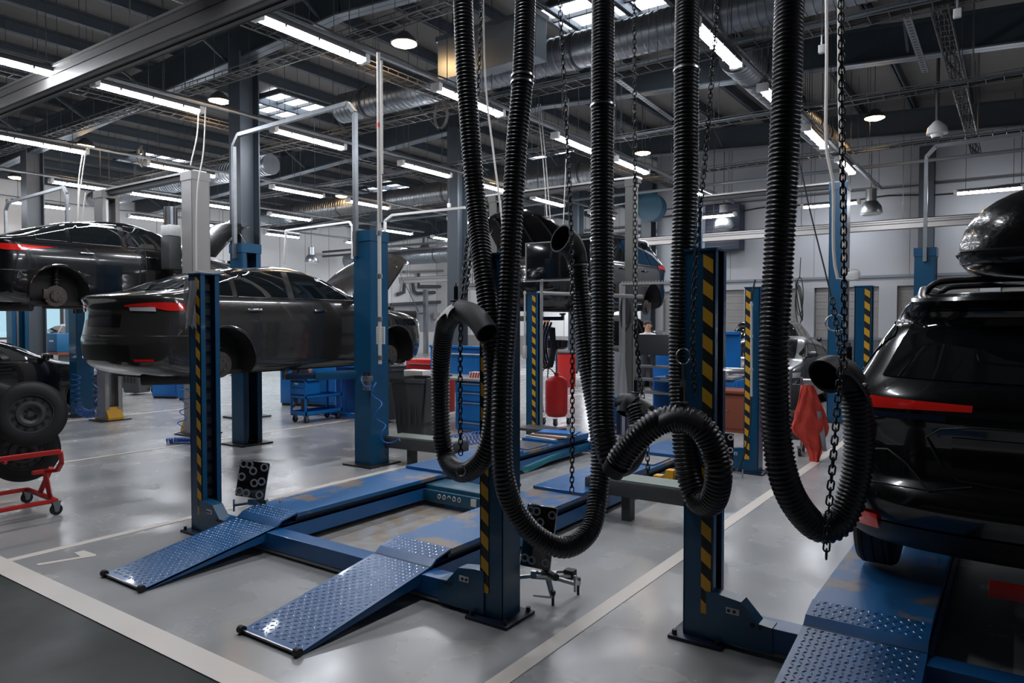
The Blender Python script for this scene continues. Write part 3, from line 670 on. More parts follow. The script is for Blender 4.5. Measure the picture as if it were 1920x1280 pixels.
# long grey box bars of the alignment bench, left and right of the open lift
def grey_bar(p, q, lab):
    p = Vector(p); q = Vector(q); root = thing('alignment_bar', lab, 'box bar', ((p.x + q.x) / 2, (p.y + q.y) / 2, min(p.z, q.z)))
    b = MB(); b.bar(p, q, .30, .14, greyd, bev=.02); b.build('body', root)
    topm = mat('pale_green_top', (.20, .24, .21), .5, var=.15)
    u = (q - p).normalized(); b = MB(); b.bar(p + u * .03 + Vector((0, 0, .073)), q - u * .03 + Vector((0, 0, .073)), .27, .012, topm); b.build('top_plate', root, smooth=False)
    b = MB()
    for c in (p + u * .08, q - u * .08): b.cyl(c + Vector((0, -.152, 0)), c + Vector((0, -.158, 0)), .03, black, n=16); b.cyl(c + Vector((0, -.156, 0)), c + Vector((0, -.161, 0)), .018, steel, n=12)
    b.build('bolt', root)
    for c in (p.lerp(q, .3), p.lerp(q, .8)): b = MB(); b.box((c.x, c.y, (c.z - .07) / 2), (.08, .1, c.z - .07), greyd); b.build('foot', root, smooth=False)
grey_bar((-6.35, 6.45, .27), (-5.25, 6.45, .29), 'dark grey box bar with pale top left of the first hose, beside blue coils')
grey_bar((-3.15, 5.75, .30), (-1.95, 5.75, .30), 'dark grey box bar with pale top ending behind the striped post at the right')

# wheel alignment targets
ringm = mat('ring_grey', (.30, .31, .32), .6)
def target(c, w, h, rz, tilt, lab, arm=None):
    root = thing('alignment_target', lab, 'alignment target', c, rz, 'wheel alignment target panels'); c0 = Vector((0, 0, 0))
    R = Matrix.Rotation(tilt, 3, 'Y') @ Matrix.Rotation(-.12, 3, 'X')
    b = MB(); b.box((0, 0, 0), (w, .03, h), screenm, rot=R, bev=.010); b.build('panel', root, world=False)
    for i, (a, q) in enumerate([(-.36, .40), (-.16, .40), (.36, .38), (0, .24), (-.36, .04), (.1, -.08), (.34, -.01), (-.36, -.36), (-.12, -.38), (.34, -.38)]):
        o = R @ Vector((a * w, -.016, q * h)); n = R @ Vector((0, -1, 0)); b = MB(); s = .040 * w / .25
        b.lathe(o, n, [(s * .85, 0), (s * .85, .002), (s * .5, .002), (s * .5, 0)], ringm, n=20, close=True); b.build('ring_mark', root, world=False)
    b = MB(); b.cyl(R @ Vector((0, .02, -h * .3)), (.03, .05, -h * .62), .012, steel, n=8); b.box((.02, .05, -h * .66), (.16, .05, .05), steel, bev=.006)
    for s in (-1, 1): b.bar((.02, .05, -h * .66), (.02 + s * .20, .03, -h * .66 - .03), .02, .02, steel); b.cyl((.02 + s * .2, .03, -h * .66 + .02), (.02 + s * .2, .03, -h * .66 - .08), .008, steel, n=6)
    b.cyl((.06, .02, -h * .60), (.12, -.06, -h * .58), .022, rubber, n=10)
    b.build('clamp', root, world=False)
    return root
target((-5.17, 3.62, .44), .25, .30, YAW - .1, .12, 'black dotted target panel beside the foot of the left striped post')
target((-2.385, 3.68, .43), .19, .38, .35, .10, 'black dotted target panel half hidden behind the middle blue post')
target((-2.68, 7.9, .32), .24, .36, YAW - .2, 0, 'black target panel leaning at the foot of the far striped post')
# clamp standing on the floor by the middle post
root = thing('wheel_clamp', 'steel wheel clamp with pin feet standing on the floor right of the middle post', 'wheel clamp', (-2.3, 3.85, 0))
b = MB(); b.bar((-2.42, 3.70, .20), (-2.29, 3.90, .17), .015, .015, steel); b.bar((-2.39, 3.66, .19), (-2.26, 3.86, .16), .015, .015, steel)
b.bar((-2.36, 3.74, .17), (-2.32, 3.74, .05), .04, .012, steel); b.bar((-2.32, 3.74, .05), (-2.45, 3.72, .04), .012, .012, steel); b.bar((-2.29, 3.86, .16), (-2.28, 3.98, .07), .04, .025, steel); b.build('arms', root, smooth=False)
for p in ((-2.32, 3.74, .06), (-2.28, 3.98, .08)): b = MB(); b.cyl((p[0], p[1], p[2] + .02), (p[0], p[1], 0), .009, rubber, n=8); b.lathe((p[0], p[1], p[2]), (0, 0, 1), [(.005, 0), (.018, .01), (.018, .03), (.005, .035)], black, n=8); b.build('pin_foot', root)
b = MB(); b.box((-2.28, 3.88, .165), (.07, .06, .06), black, bev=.01); b.cyl((-2.38, 3.72, .2), (-2.33, 3.68, .23), .014, rubber, n=8); b.build('lock_body', root)
# yellow wheel chocks on the far runway
for i, (px, py) in enumerate(((1462, 700), (1480, 700))): pass
for (x, y, l) in ((-2.93, 6.55, 'yellow wheel chock leaning on the right runway behind the curled hose'), (-2.93, 6.85, 'second yellow wheel chock just right of the first, behind the curled hose')):
    b = MB(); b.prism([(x, y, .05), (x + .10, y, .05), (x + .10, y, .24), (x + .02, y, .24)], (0, .10, 0), yellow); b.prism([(x + .13, y, .05), (x + .16, y, .05), (x + .16, y, .20), (x + .13, y, .20)], (0, .1, 0), black); tag(b.build('wheel_chock', smooth=False), l, 'wheel chock')
b = MB()
for i in range(5): b.box((-4.85 + .02 * i, 7.75 + .02 * i, .292 + .012 * i), (.5, .42 - .04 * i, .009), [paper, brown, paper, castm, bluecab][i], rot=Matrix.Rotation(.1 * i - .2, 3, 'Z'))
tag(b.build('cardboard_stack', smooth=False), 'flattened cardboard and a blue sheet lying on the left runway near the far post', 'cardboard')

# ---------------------------------------------------------------- two post lifts
def two_post(lab, xa, xb, y, h, pm, car_z, sill_x, arch=None, beam=False, feet=None, arms=True, back=bluedk, k=.14):
    """xa = right hand post (+X side), xb = left hand post"""
    root = thing('two_post_lift', lab, 'car lift', ((xa + xb) / 2, y, 0))
    for x, s in ((xb, 1), (xa, -1)):
        b = MB(); q = k + .01
        b.bb((x - k, y - q, .02), (x + k, y - q + .01, h), pm, bev=.003); b.bb((x - k, y + q - .01, .02), (x + k, y + q, h), pm, bev=.003)
        xo = x - s * k; b.bb((min(xo, xo + s * .01), y - q, .02), (max(xo, xo + s * .01), y + q, h), pm)
        xi = x + s * k
        for t in (-1, 1): b.bb((min(xi, xi - s * .01), y + t * q, .02), (max(xi, xi - s * .01), y + t * (q - min(.07, k * .5)), h), pm)
        b.bb((x - k - .01, y - q - .01, h - .12), (x + k + .01, y + q + .01, h + .01), pm); b.bb((x - .015, y - .02, .05), (x + .015, y + .02, h - .1), steel)
        b.build('post', root, smooth=False)
        b = MB(); b.bb((x - k + .012, y - q + .015, .05), (x + k - .03, y + q - .015, .06), black); b.bb((x - .24, y - .26, 0), (x + .24, y + .26, .02), black, bev=.003); b.build('base_plate', root, smooth=False)
        if feet:
            for t in (-1, 1):
                b = MB(); b.prism([(x - .03 + t * k, y - .13, .02), (x - .03 + t * (k + .11), y - .13, .02), (x - .03 + t * (k + .11), y - .13, .06), (x - .03 + t * k, y - .13, .24)], (0, .26, 0), feet); b.build('gusset', root, smooth=False)
        b = MB(); zc = car_z + .10; b.bb((x - .10 + s * .05, y - .14, zc - .08), (x + .10 + s * .05, y + .14, zc + .55), back, bev=.005); b.build('carriage', root, smooth=False)
        if arms:
            for t in (-1, 1):
                b = MB(); e = Vector((sill_x[0] if s > 0 else sill_x[1], y + t * .85, zc - .02)); o = Vector((x + s * .14, y + t * .10, zc - .02))
                b.bar(o, o.lerp(e, .6), .12, .10, pm, bev=.004); b.bar(o.lerp(e, .45), e, .085, .07, bluedk, bev=.004)
                b.cyl(e - Vector((0, 0, .03)), e + Vector((0, 0, .09)), .035, steel, n=12); b.cyl(e + Vector((0, 0, .07)), e + Vector((0, 0, .10)), .06, rubber, n=16); b.build('lifting_arm', root)
    if arch:
        b = MB(); r = .022
        pts = [(xb + .0, y - .17, h - .2), (xb, y - .17, arch - .14), (xb + .12, y - .17, arch), (xa - .20, y - .17, arch + .05), (xa - .08, y - .17, arch - .08), (xa - .08, y - .17, h - .3)]
        for a, c in zip(pts, pts[1:]): b.bar(a, c, .05, .05, galv)
        b.build('conduit_arch', root, smooth=False)
    if beam:
        b = MB(); b.bb((xb - .14, y - .10, h + .0), (xa + .14, y + .10, h + .03), alu); b.bb((xb - .14, y - .06, h - .07), (xa + .14, y + .06, h), greyd); b.build('overhead_beam', root, smooth=False)
    return root
L1 = two_post('blue two-post lift holding the wet graphite sedan', -6.476, -9.0, 6.22, 2.83, blue, 1.02, (-8.45, -7.03), arch=4.33)
L2 = two_post('tall grey two-post lift with overhead beam and yellow feet, holding the black sedan', -10.41, -13.17, 6.33, 4.02, greyp, 1.83, (-12.5, -11.1), beam=True, feet=yellow, back=greyd)
L3 = two_post('blue two-post lift around the low black car at the far left', -14.14, -16.9, 6.3, 2.83, blue, .1, (-16.4, -15.0), arch=4.15, arms=False)
L4 = two_post('tall grey two-post lift with overhead beam holding the black off-roader deep in the hall', -5.184, -7.95, 10.76, 4.05, mat('olive_grey_post', (.13, .135, .125), .45), 1.72, (-7.0, -5.7), beam=True, back=greyd, k=.075)
L5 = two_post('tall blue two-post lift with overhead beam behind the rightmost hose', -2.56, -5.2, 13.5, 4.12, blue, .1, (-5, -3), beam=True, arms=False)
L6 = two_post('blue two-post lift behind the black SUV and its roof bars', 1.5, -1.16, 12.53, 2.84, blue, .1, (-1, 1), arch=4.33, arms=False)
L7 = two_post('far grey and blue two-post lift near the left windows', -19.5, -22.0, 9.6, 2.83, blue, .1, (-1, 1), arch=3.4, arms=False)
# silver conduit up the right hand post of the graphite sedan lift
b = MB(); y = 6.0; x = PY(711, 400, y).x
b.tube([(x, y, 1.25), (x, y, 4.85)], .022, cream, n=10); b.tube([(x + .05, y, 3.45), (x + .05, y, 4.75)], .014, cream, n=8); b.tube([(x + .03, y, 2.9), (x + .03, y, 4.7)], .014, alu, n=8)
for z in (1.3, 1.75, 2.25, 2.75): b.cyl((x, y, z), (x, y, z + .05), .03, galv, n=10)
b.box((x, y, 4.02), (.05, .04, .05), redp)
tag(b.build('air_pipe'), 'cream air pipe running up the post right of the graphite sedan', 'pipe')
root = thing('air_filter', 'air regulator with hose on the post right of the graphite sedan', 'air regulator', (-6.33, 6.0, 1.0))
b = MB(); b.bb((-6.40, 5.96, 1.04), (-6.26, 6.04, 1.10), galv, bev=.006); b.build('manifold', root)
b = MB()
for q in (-6.36, -6.29): b.cyl((q, 6.0, .93), (q, 6.0, 1.05), .026, galv, n=12); b.cyl((q, 6.0, 1.1), (q, 6.0, 1.15), .018, black, n=10)
b.build('filter_bowl', root)
b = MB(); p = PY(706, 612, 6.06); q = PY(721, 645, 6.06); b.bb((p.x, 6.055, q.z), (q.x, 6.071, p.z), paper)
for i in range(6): b.bb((p.x + .01, 6.053, q.z + .03 + i * .03), (q.x - .015, 6.055, q.z + .034 + i * .03), greyd)
tag(b.build('instruction_sheet', smooth=False), 'small white instruction sheet on the post right of the graphite sedan', 'sheet')
# power unit on the tall grey post
root = thing('hydraulic_power_unit', 'grey hydraulic power unit with motor on the tall grey lift post', 'power unit', (-10.67, 6.1, 2.9))
b = MB(); b.bb((-10.80, 5.98, 2.55), (-10.56, 6.18, 3.05), greyd, bev=.015); b.bb((-10.80, 5.98, 3.05), (-10.56, 6.18, 3.22), white, bev=.02); b.build('tank', root)
b = MB(); b.cyl((-10.68, 6.08, 3.22), (-10.68, 6.08, 3.50), .09, galv, n=18)
for i in range(9): a = i * 2 * PI / 9; b.box((-10.68 + .095 * math.cos(a), 6.08 + .095 * math.sin(a), 3.36), (.012, .012, .26), greyd, rot=Matrix.Rotation(a, 3, 'Z'))
b.box((-10.68, 5.98, 3.3), (.03, .02, .03), orange); b.build('motor', root)
# cables hanging from tube lights to the posts
def cables(lab, runs, r=.012, m=cream):
    b = MB()
    for pts in runs: b.tube(catmull(pts, .12), r, m, n=6)
    return tag(b.build('power_cable'), lab, 'cable')
cables('cream power cables dropping from a tube light to the tall grey post', [[(-10.38, 6.38, 4.98), (-10.40, 6.36, 4.6), (-10.47, 6.3, 4.2), (-10.50, 6.28, 4.05)], [(-10.16, 6.36, 5.0), (-10.14, 6.30, 4.3), (-10.13, 6.18, 3.6), (-10.13, 6.15, 1.9)]])
cables('bundle of cream cables hanging at the left tube light', [[(-14.73, 6.65, 4.98), (-14.79, 6.6, 4.5), (-14.72, 6.55, 4.1), (-14.70, 6.5, 3.0), (-14.7, 6.5, 2.4)], [(-14.62, 6.65, 4.98), (-14.70, 6.6, 4.4), (-14.70, 6.55, 4.0), (-14.66, 6.5, 2.4)], [(-14.58, 6.62, 4.2), (-14.64, 6.5, 3.1), (-14.62, 6.5, 2.4)]])
p = PY(1325 + 0, 0, 3.4)
cables('pale cable hanging straight down beside the rightmost chain', [[PY(1549, -60, 6.6), PY(1550, 100, 6.6), PY(1549, 270, 6.6), PY(1562, 345, 6.6), PY(1563, 470, 6.6), PY(1572, 525, 6.6), PY(1583, 500, 6.6), PY(1574, 200, 6.6), PY(1573, -40, 6.6)]], r=.014)
cables('pale cable between the first two hoses with a brass coupling', [[PY(905, -40, 7.2), PY(910, 150, 7.2), PY(925, 285, 7.2), PY(942, 420, 7.2), PY(948, 520, 7.2)]], r=.012)
cables('thin pair of wires between the second and third hoses', [[PY(1008, 195, 10), PY(1020, 320, 10), PY(1027, 430, 10)], [PY(1013, 195, 10), PY(1025, 320, 10), PY(1033, 430, 10)], [PY(1066, 185, 10), PY(1060, 330, 10), PY(1056, 430, 10)]], r=.008, m=alu)
cables('thin dark wire slanting to a ring near the rightmost chain', [[PY(1498, 300, 8), PY(1520, 400, 8), PY(1545, 500, 8), PY(1562, 570, 8)]], r=.008, m=rubber)
b = MB(); c = PY(1567, 605, 8); b.tube([c + Vector((.10 * math.cos(t * PI / 12), 0, .085 * math.sin(t * PI / 12))) for t in range(24)], .009, galv, n=6, closed=True); tag(b.build('wire_ring'), 'thin steel ring hanging at the end of the slanting wire', 'ring')
# white conduit with sockets on posts
for (px, y0, y1, Y, l) in ((1409, 565, 743, 8.20, 'cream conduit on the far striped post at the right'), (984, 545, 660, 8.29, 'cream conduit left of the far yellow striped post in the centre')):
    a = PY(px, y0, Y); c = PY(px, y1, Y); b = MB(); b.tube([a, c], .013, cream, n=8)
    for q in (.02, .35, .7): cc = a.lerp(c, q); b.cyl(cc, cc - Vector((0, 0, .03)), .02, cream, n=8)
    if px > 1400: b.tube(catmull([a, a + Vector((.02, -.02, .12)), a + Vector((.04, 0, .25))], .05), .01, rubber, n=6); b.tube(catmull([c, c + Vector((-.0, -.03, -.3)), c + Vector((-.05, -.03, -.6)), Vector((a.x - .12, Y, .05))], .06), .008, rubber, n=6)
    else: b.box(c, (.05, .04, .18), cream, bev=.006)
    tag(b.build('conduit'), l, 'conduit')
# drip of paper taped on the near left post
b = MB(); rows = []
for i in range(9):
    z = 2.08 - i * .045; rows.append([(-5.585 + .13 * j / 6 - .045 + .01 * math.sin(i + j), 3.325 - .012 * math.sin(j * 1.3 + i * .7) - .012, z - (.02 * (j % 3) if i == 8 else 0)) for j in range(9)])
plast = mat('milky_plastic', (.42, .43, .44), .35, alpha=.9)
b.grid(rows, plast); tag(b.build('plastic_bag'), 'milky plastic sleeve hung on top of the near left striped post', 'plastic sleeve')

for pts, l in (([PY(722, 470, 12), PY(722, 414, 12), PY(736, 403, 12), PY(872, 389, 12)], 'galvanised conduit bend right of the silver pipe, reaching to the second column'),
               ([PY(533, 495, 13.2), PY(536, 432, 13.2), PY(655, 416, 13.2), PY(661, 425, 13.2), PY(661, 485, 13.2)], 'pale conduit arch seen over the roof of the graphite sedan')):
    b = MB()
    for a, c in zip(pts, pts[1:]): b.bar(a, c, .05, .05, alu)
    tag(b.build('conduit', smooth=False), l, 'conduit')
# ---------------------------------------------------------------- corrugated exhaust hoses
def ribbed(path, r=.062, pitch=.022, n=22):
    pts = catmull(path, pitch / 4); prof = []
    for i in range(len(pts)):
        k = i % 4; prof.append(r if k in (0, 3) else r + .008 if k in (1, 2) else r)
    b = MB(); b.tube(pts, r, hosem, n=n, prof=prof); return b, pts
def nozzle(root, pts_end, name='nozzle', r0=.066, r1=.085, name2=None, inner=True):
    """smooth rubber nozzle following pts_end, open at the last point"""
    P = catmull(pts_end, .02); K = len(P); pr = []
    for i in range(K): t = i / (K - 1); pr.append(r0 + (r1 - r0) * t)
    b = MB(); P2 = P + P[::-1]; pr2 = pr + [q - .008 for q in pr[::-1]]
    # outer then inner wall so that the mouth is open
    T = []
    vs = []
    n = 26
    for i in range(K): a = P[max(i - 1, 0)]; c = P[min(i + 1, K - 1)]; T.append((c - a).normalized())
    u = Vector((0, 0, 1)) if abs(T[0].z) < .9 else Vector((1, 0, 0)); x = T[0].cross(u).normalized(); rows = []
    fr = []
    for i in range(K): x = (x - T[i] * x.dot(T[i])).normalized(); fr.append((P[i], x.copy(), T[i].cross(x)))
    for i in range(K): c, xx, yy = fr[i]; rows.append([c + xx * (pr[i] * math.cos(2 * PI * j / n)) + yy * (pr[i] * math.sin(2 * PI * j / n)) for j in range(n)])
    for i in range(K - 1, max(K - 9, 0), -1): c, xx, yy = fr[i]; rows.append([c + xx * ((pr[i] - .009) * math.cos(2 * PI * j / n)) + yy * ((pr[i] - .009) * math.sin(2 * PI * j / n)) for j in range(n)])
    b.grid(rows, rubber, closed=True); i0 = len(b.v); K2 = len(rows); b.f.append([(K2 - 1) * n + j for j in range(n)]); b.m.append(b.mi(rubber))
    o = b.build(name, root, recalc=False)
    return o
def clampring(root, c, t, r, m=steel, name='hose_clamp', w=.012):
    t = Vector(t).normalized(); b = MB(); b.lathe(Vector(c) - t * w / 2, t, [(r, 0), (r + .004, 0), (r + .004, w), (r, w)], m, n=28, close=True); b.build(name, root)
def P3(l): return [D(x, y, d) for x, y, d in l]
def hose(lab, path, end=None, clamps=(), group=None, endr=(.066, .085), r=.062):
    pts3 = P3(path); root = thing('exhaust_hose', lab, 'exhaust hose', pts3[len(pts3) // 2], 0, 'ribbed black exhaust hoses hanging from the rail')
    b, pts = ribbed(pts3, r=r); b.build('ribbed_tube', root, sharp=60)
    if end: nozzle(root, [pts3[-1]] + P3(end), r0=endr[0], r1=endr[1])
    for q in clamps:
        i = min(range(len(pts)), key=lambda k: (pts[k] - D(*q)).length); clampring(root, pts[i], pts[min(i + 1, len(pts) - 1)] - pts[max(i - 1, 0)], r + .0085)
    return root, pts
top = [(-3.42, 4.43), (-2.75, 4.43), (-2.1, 4.43), (-1.55, 4.43), (-1.0, 4.43)]
def topd(x): return None
hA, pA = hose('leftmost ribbed exhaust hose, looped back up to a nozzle in front of the workbench',
    [(862, -330, 4.55), (864, -150, 4.4), (868, 0, 4.25), (873, 120, 4.22), (884, 280, 4.2), (895, 400, 4.2), (906, 500, 4.08), (918, 600, 4.0), (926, 700, 3.97), (925, 780, 3.97), (915, 840, 4.0), (893, 874, 4.1), (863, 885, 4.25), (838, 860, 4.5), (828, 810, 4.5), (826, 740, 4.5), (827, 680, 4.45), (833, 622, 4.3), (844, 597, 4.15), (864, 582, 4.0)],
    end=[(884, 589, 3.9), (901, 605, 3.82), (914, 625, 3.76)], endr=(.061, .062), r=.051)
hB, pB = hose('second ribbed hose from the left, in a wide U up to a flared elbow',
    [(990, -330, 4.5), (987, -150, 4.3), (985, 0, 4.1), (980, 145, 4.0), (969, 270, 3.97), (961, 400, 3.95), (956, 500, 3.95), (951, 592, 3.93), (943, 700, 3.9), (941, 780, 3.85), (941, 850, 3.85), (947, 905, 3.85), (965, 955, 3.9), (1005, 1004, 3.95), (1060, 1026, 4.0), (1105, 995, 4.13), (1121, 930, 4.27), (1126, 850, 4.34), (1119, 780, 4.42), (1103, 690, 4.52), (1092, 592, 4.6), (1084, 496, 4.6)],
    end=[(1078, 474, 4.6), (1066, 456, 4.55), (1048, 445, 4.5)], clamps=((980, 145, 4.0), (979, 157, 4.0), (1083, 494, 4.6)), endr=(.062, .092), r=.052)
hC, pC = hose('third ribbed hose from the left, straight then curling to a capped end',
    [(1138, -330, 4.55), (1134, -150, 4.5), (1131, 0, 4.4), (1130, 200, 4.33), (1129, 400, 4.3), (1130, 600, 4.28), (1130, 740, 4.22), (1134, 820, 4.15), (1150, 866, 4.15), (1174, 868, 4.3), (1192, 840, 4.5), (1199, 795, 4.55), (1190, 760, 4.6)],
    end=[(1182, 755, 4.62), (1176, 763, 4.62), (1170, 780, 4.6)], clamps=((1130, 200, 4.33),), endr=(.062, .058))
hD, pD = hose('fourth ribbed hose from the left, bent over a saddle before the striped post',
    [(1292, -330, 4.5), (1291, -150, 4.3), (1289, 0, 4.15), (1287, 150, 4.08), (1286, 350, 4.05), (1279, 550, 4.05), (1277, 700, 4.05), (1282, 800, 4.0), (1290, 880, 3.95), (1308, 935, 3.9), (1335, 940, 3.75), (1347, 895, 3.65), (1339, 845, 3.65), (1318, 805, 3.65), (1285, 785, 3.68), (1245, 787, 3.72), (1205, 812, 3.76), (1172, 848, 3.8), (1158, 870, 3.82)],
    end=[(1150, 882, 3.84), (1147, 888, 3.85)], clamps=((1287, 132, 4.08),), endr=(.066, .060))
hE, pE = hose('rightmost ribbed hose, hanging in a U beside the black SUV up to a flared nozzle',
    [(1490, -330, 4.3), (1485, -150, 3.75), (1480, 0, 3.5), (1476, 150, 3.42), (1468, 330, 3.4), (1459, 500, 3.4), (1451, 650, 3.38), (1454, 780, 3.4), (1466, 880, 3.4), (1492, 945, 3.42), (1533, 988, 3.45), (1572, 980, 3.45), (1598, 925, 3.45), (1610, 850, 3.45), (1607, 770, 3.45), (1598, 722, 3.45)],
    end=[(1583, 703, 3.45), (1562, 697, 3.45), (1544, 708, 3.42)], endr=(.070, .088))
# saddles that hold the hose loops
def saddle(c, ax, lab, r=.075, flip=1):
    c = Vector(c); ax = Vector(ax).normalized(); side = ax.cross(Vector((0, 0, 1))).normalized(); root = thing('hose_saddle', lab, 'hose saddle', c, 0, 'black saddles carrying the hoses')
    b = MB(); rows = []
    for i in range(-8, 9):
        t = i / 8; cc = c + ax * (t * .11) + Vector((0, 0, -.05 * t * t)); rr = r + .012 + .022 * t * t
        rows.append([cc + side * (rr * math.cos(a)) + Vector((0, 0, rr * math.sin(a) - .02)) for a in [math.radians(12 + 156 * k / 12) for k in range(13)]])
    b.grid(rows, trimblk); b.grid([[p + (c - p).normalized() * .006 for p in r_] for r_ in rows], trimblk); b.build('saddle_plate', root, recalc=False)
    b = MB(); b.bar(c + Vector((0, 0, r)), c + Vector((0, 0, r + .09)), .010, .022, trimblk); b.box(c + Vector((0, 0, r + .008)), (.05, .05, .012), greyd, bev=.004); b.cyl(c + Vector((0, 0, r + .085)), c + Vector((0, 0, r + .11)), .006, steel, n=8); b.build('hanger_bracket', root)
    return root
saddle(D(1278, 785, 3.69), D(1330, 800, 3.66) - D(1220, 795, 3.74), 'black saddle clipped over the top bend of the fourth hose')
saddle(D(855, 588, 4.06), D(872, 584, 3.95) - D(842, 602, 4.17), 'black saddle over the top bend of the leftmost hose', r=.064)
saddle(D(1592, 714, 3.45), D(1610, 745, 3.45) - D(1572, 698, 3.45), 'black shiny saddle over the top bend of the rightmost hose', r=.075)
saddle(D(1192, 757, 4.62), D(1200, 770, 4.6) - D(1175, 760, 4.65), 'black saddle over the curled end of the third hose', r=.064)

# ---------------------------------------------------------------- chains
def chain(lab, path, ll=.040, w=.0225, r=.0036, group='blackened chains hanging with the hoses', ring=None):
    pts = catmull(P3(path), ll * .72); b = MB()
    for i in range(len(pts) - 1):
        c = (pts[i] + pts[i + 1]) / 2; t = (pts[i + 1] - pts[i]).normalized(); u = Vector((CY, SY, 0)); v = t.cross(u).normalized(); a = .3 + (PI / 2) * (i % 2) + .15 * math.sin(i * .37)
        x = (v.cross(t)).normalized(); s = x * math.cos(a) + v * math.sin(a); L = []
        h = ll / 2 - w / 2
        for k in range(12):
            q = 2 * PI * k / 12; L.append(c + t * ((h if math.sin(q) > 0 else -h) + (w / 2) * math.sin(q)) + s * ((w / 2) * math.cos(q)))
        b.tube(L, r, chainm, n=6, closed=True)
    o = tag(b.build('hanging_chain', sharp=60), lab, 'chain', group)
    if ring:
        c = D(*ring[:3]); R = ring[3]; b = MB(); u = Vector((CY, SY, 0)); b.tube([c + u * (R * math.cos(t * PI / 14)) + Vector((0, 0, R * 1.15 * math.sin(t * PI / 14))) for t in range(28)], .0035, steel, n=8, closed=True)
        tag(b.build('steel_ring'), ring[4], 'ring')
    return o
chain('short chain hanging between the first two hoses, ending in mid air', [(904, -250, 4.7), (902, 0, 4.7), (899, 100, 4.7), (896, 190, 4.7)], ring=None)
chain('chain in front of the leftmost hose loop, ending in a steel ring', [(877, 440, 4.35), (870, 520, 4.2), (865, 580, 4.08), (863, 680, 4.02), (863, 780, 4.0), (864, 858, 4.0)], ring=(864, 882, 4.0, .026, 'open steel ring at the end of the chain before the leftmost hose loop'))
chain('second strand of the chain left of the first hose, above the saddle', [(893, 400, 4.45), (884, 470, 4.4), (872, 560, 4.25)])
chain('chain hanging free between the second and third hoses, down over the runway', [(1045, -250, 4.3), (1050, 0, 4.3), (1056, 120, 4.3), (1064, 280, 4.25), (1071, 430, 4.22), (1073, 560, 4.2), (1073, 700, 4.2), (1073, 820, 4.2), (1072, 928, 4.2)])
chain('chain hanging between the third and fourth hoses from the rail', [(1188, -250, 4.8), (1189, 0, 4.8), (1190, 250, 4.8), (1191, 450, 4.8), (1192, 600, 4.75), (1197, 690, 4.7), (1206, 750, 4.65), (1212, 800, 4.6), (1215, 890, 4.6)])
chain('short side strand of the chain beside the display cart, above the curled hose end', [(1188, 610, 4.75), (1196, 660, 4.72), (1199, 720, 4.7), (1190, 752, 4.66)])
chain('chain slanting down behind the fourth hose toward the saddle', [(1352, -250, 4.2), (1345, 0, 4.2), (1334, 150, 4.1), (1322, 300, 3.95), (1310, 420, 3.85), (1303, 520, 3.8), (1299, 640, 3.75), (1303, 745, 3.72)], ring=(1281, 668, 3.8, .036, 'round steel ring hanging before the fourth hose'))
b = MB(); b.bar(D(1281, 685, 3.8), D(1281, 712, 3.79), .012, .012, steel); b.bar(D(1281, 712, 3.79), D(1278, 765, 3.71), .03, .01, trimblk); tag(b.build('shackle_link', smooth=False), 'steel and black link joining the ring to the saddle of the fourth hose', 'shackle')
chain('long chain at the right from the rail to the nozzle of the rightmost hose', [(1576, -250, 3.4), (1577, 0, 3.4), (1579, 250, 3.38), (1582, 450, 3.35), (1583, 580, 3.3), (1582, 690, 3.22)], ll=.044, w=.025, r=.0042)
chain('loose chain tail hanging through the U of the rightmost hose, ending below it', [(1576, 690, 3.18), (1570, 760, 3.12), (1563, 850, 3.05), (1556, 930, 3.02), (1551, 1000, 3.0), (1549, 1052, 3.0)], ll=.044, w=.025, r=.0042)
chain('thin chain hanging through the steel hoops right of the second hose', [(1560, 560, 3.5), (1572, 630, 3.4), (1578, 680, 3.3)])
# ---------------------------------------------------------------- cars
def hermite(tab, z, k):
    zs = [r[0] for r in tab]
    if z <= zs[0]: return tab[0][k]
    if z >= zs[-1]: return tab[-1][k]
    for i in range(len(zs) - 1):
        if zs[i] <= z <= zs[i + 1]: break
    def sl(j):
        if j == 0 or j == len(zs) - 1: 
            a = 0 if j == 0 else j - 1; return (tab[a + 1][k] - tab[a][k]) / (zs[a + 1] - zs[a])
        d0 = (tab[j][k] - tab[j - 1][k]) / (zs[j] - zs[j - 1]); d1 = (tab[j + 1][k] - tab[j][k]) / (zs[j + 1] - zs[j])
        return 0 if d0 * d1 <= 0 else 2 * d0 * d1 / (d0 + d1)
    h = zs[i + 1] - zs[i]; t = (z - zs[i]) / h; a, b = tab[i][k], tab[i + 1][k]; m0, m1 = sl(i) * h, sl(i + 1) * h
    return (2 * t**3 - 3 * t * t + 1) * a + (t**3 - 2 * t * t + t) * m0 + (-2 * t**3 + 3 * t * t) * b + (t**3 - t * t) * m1
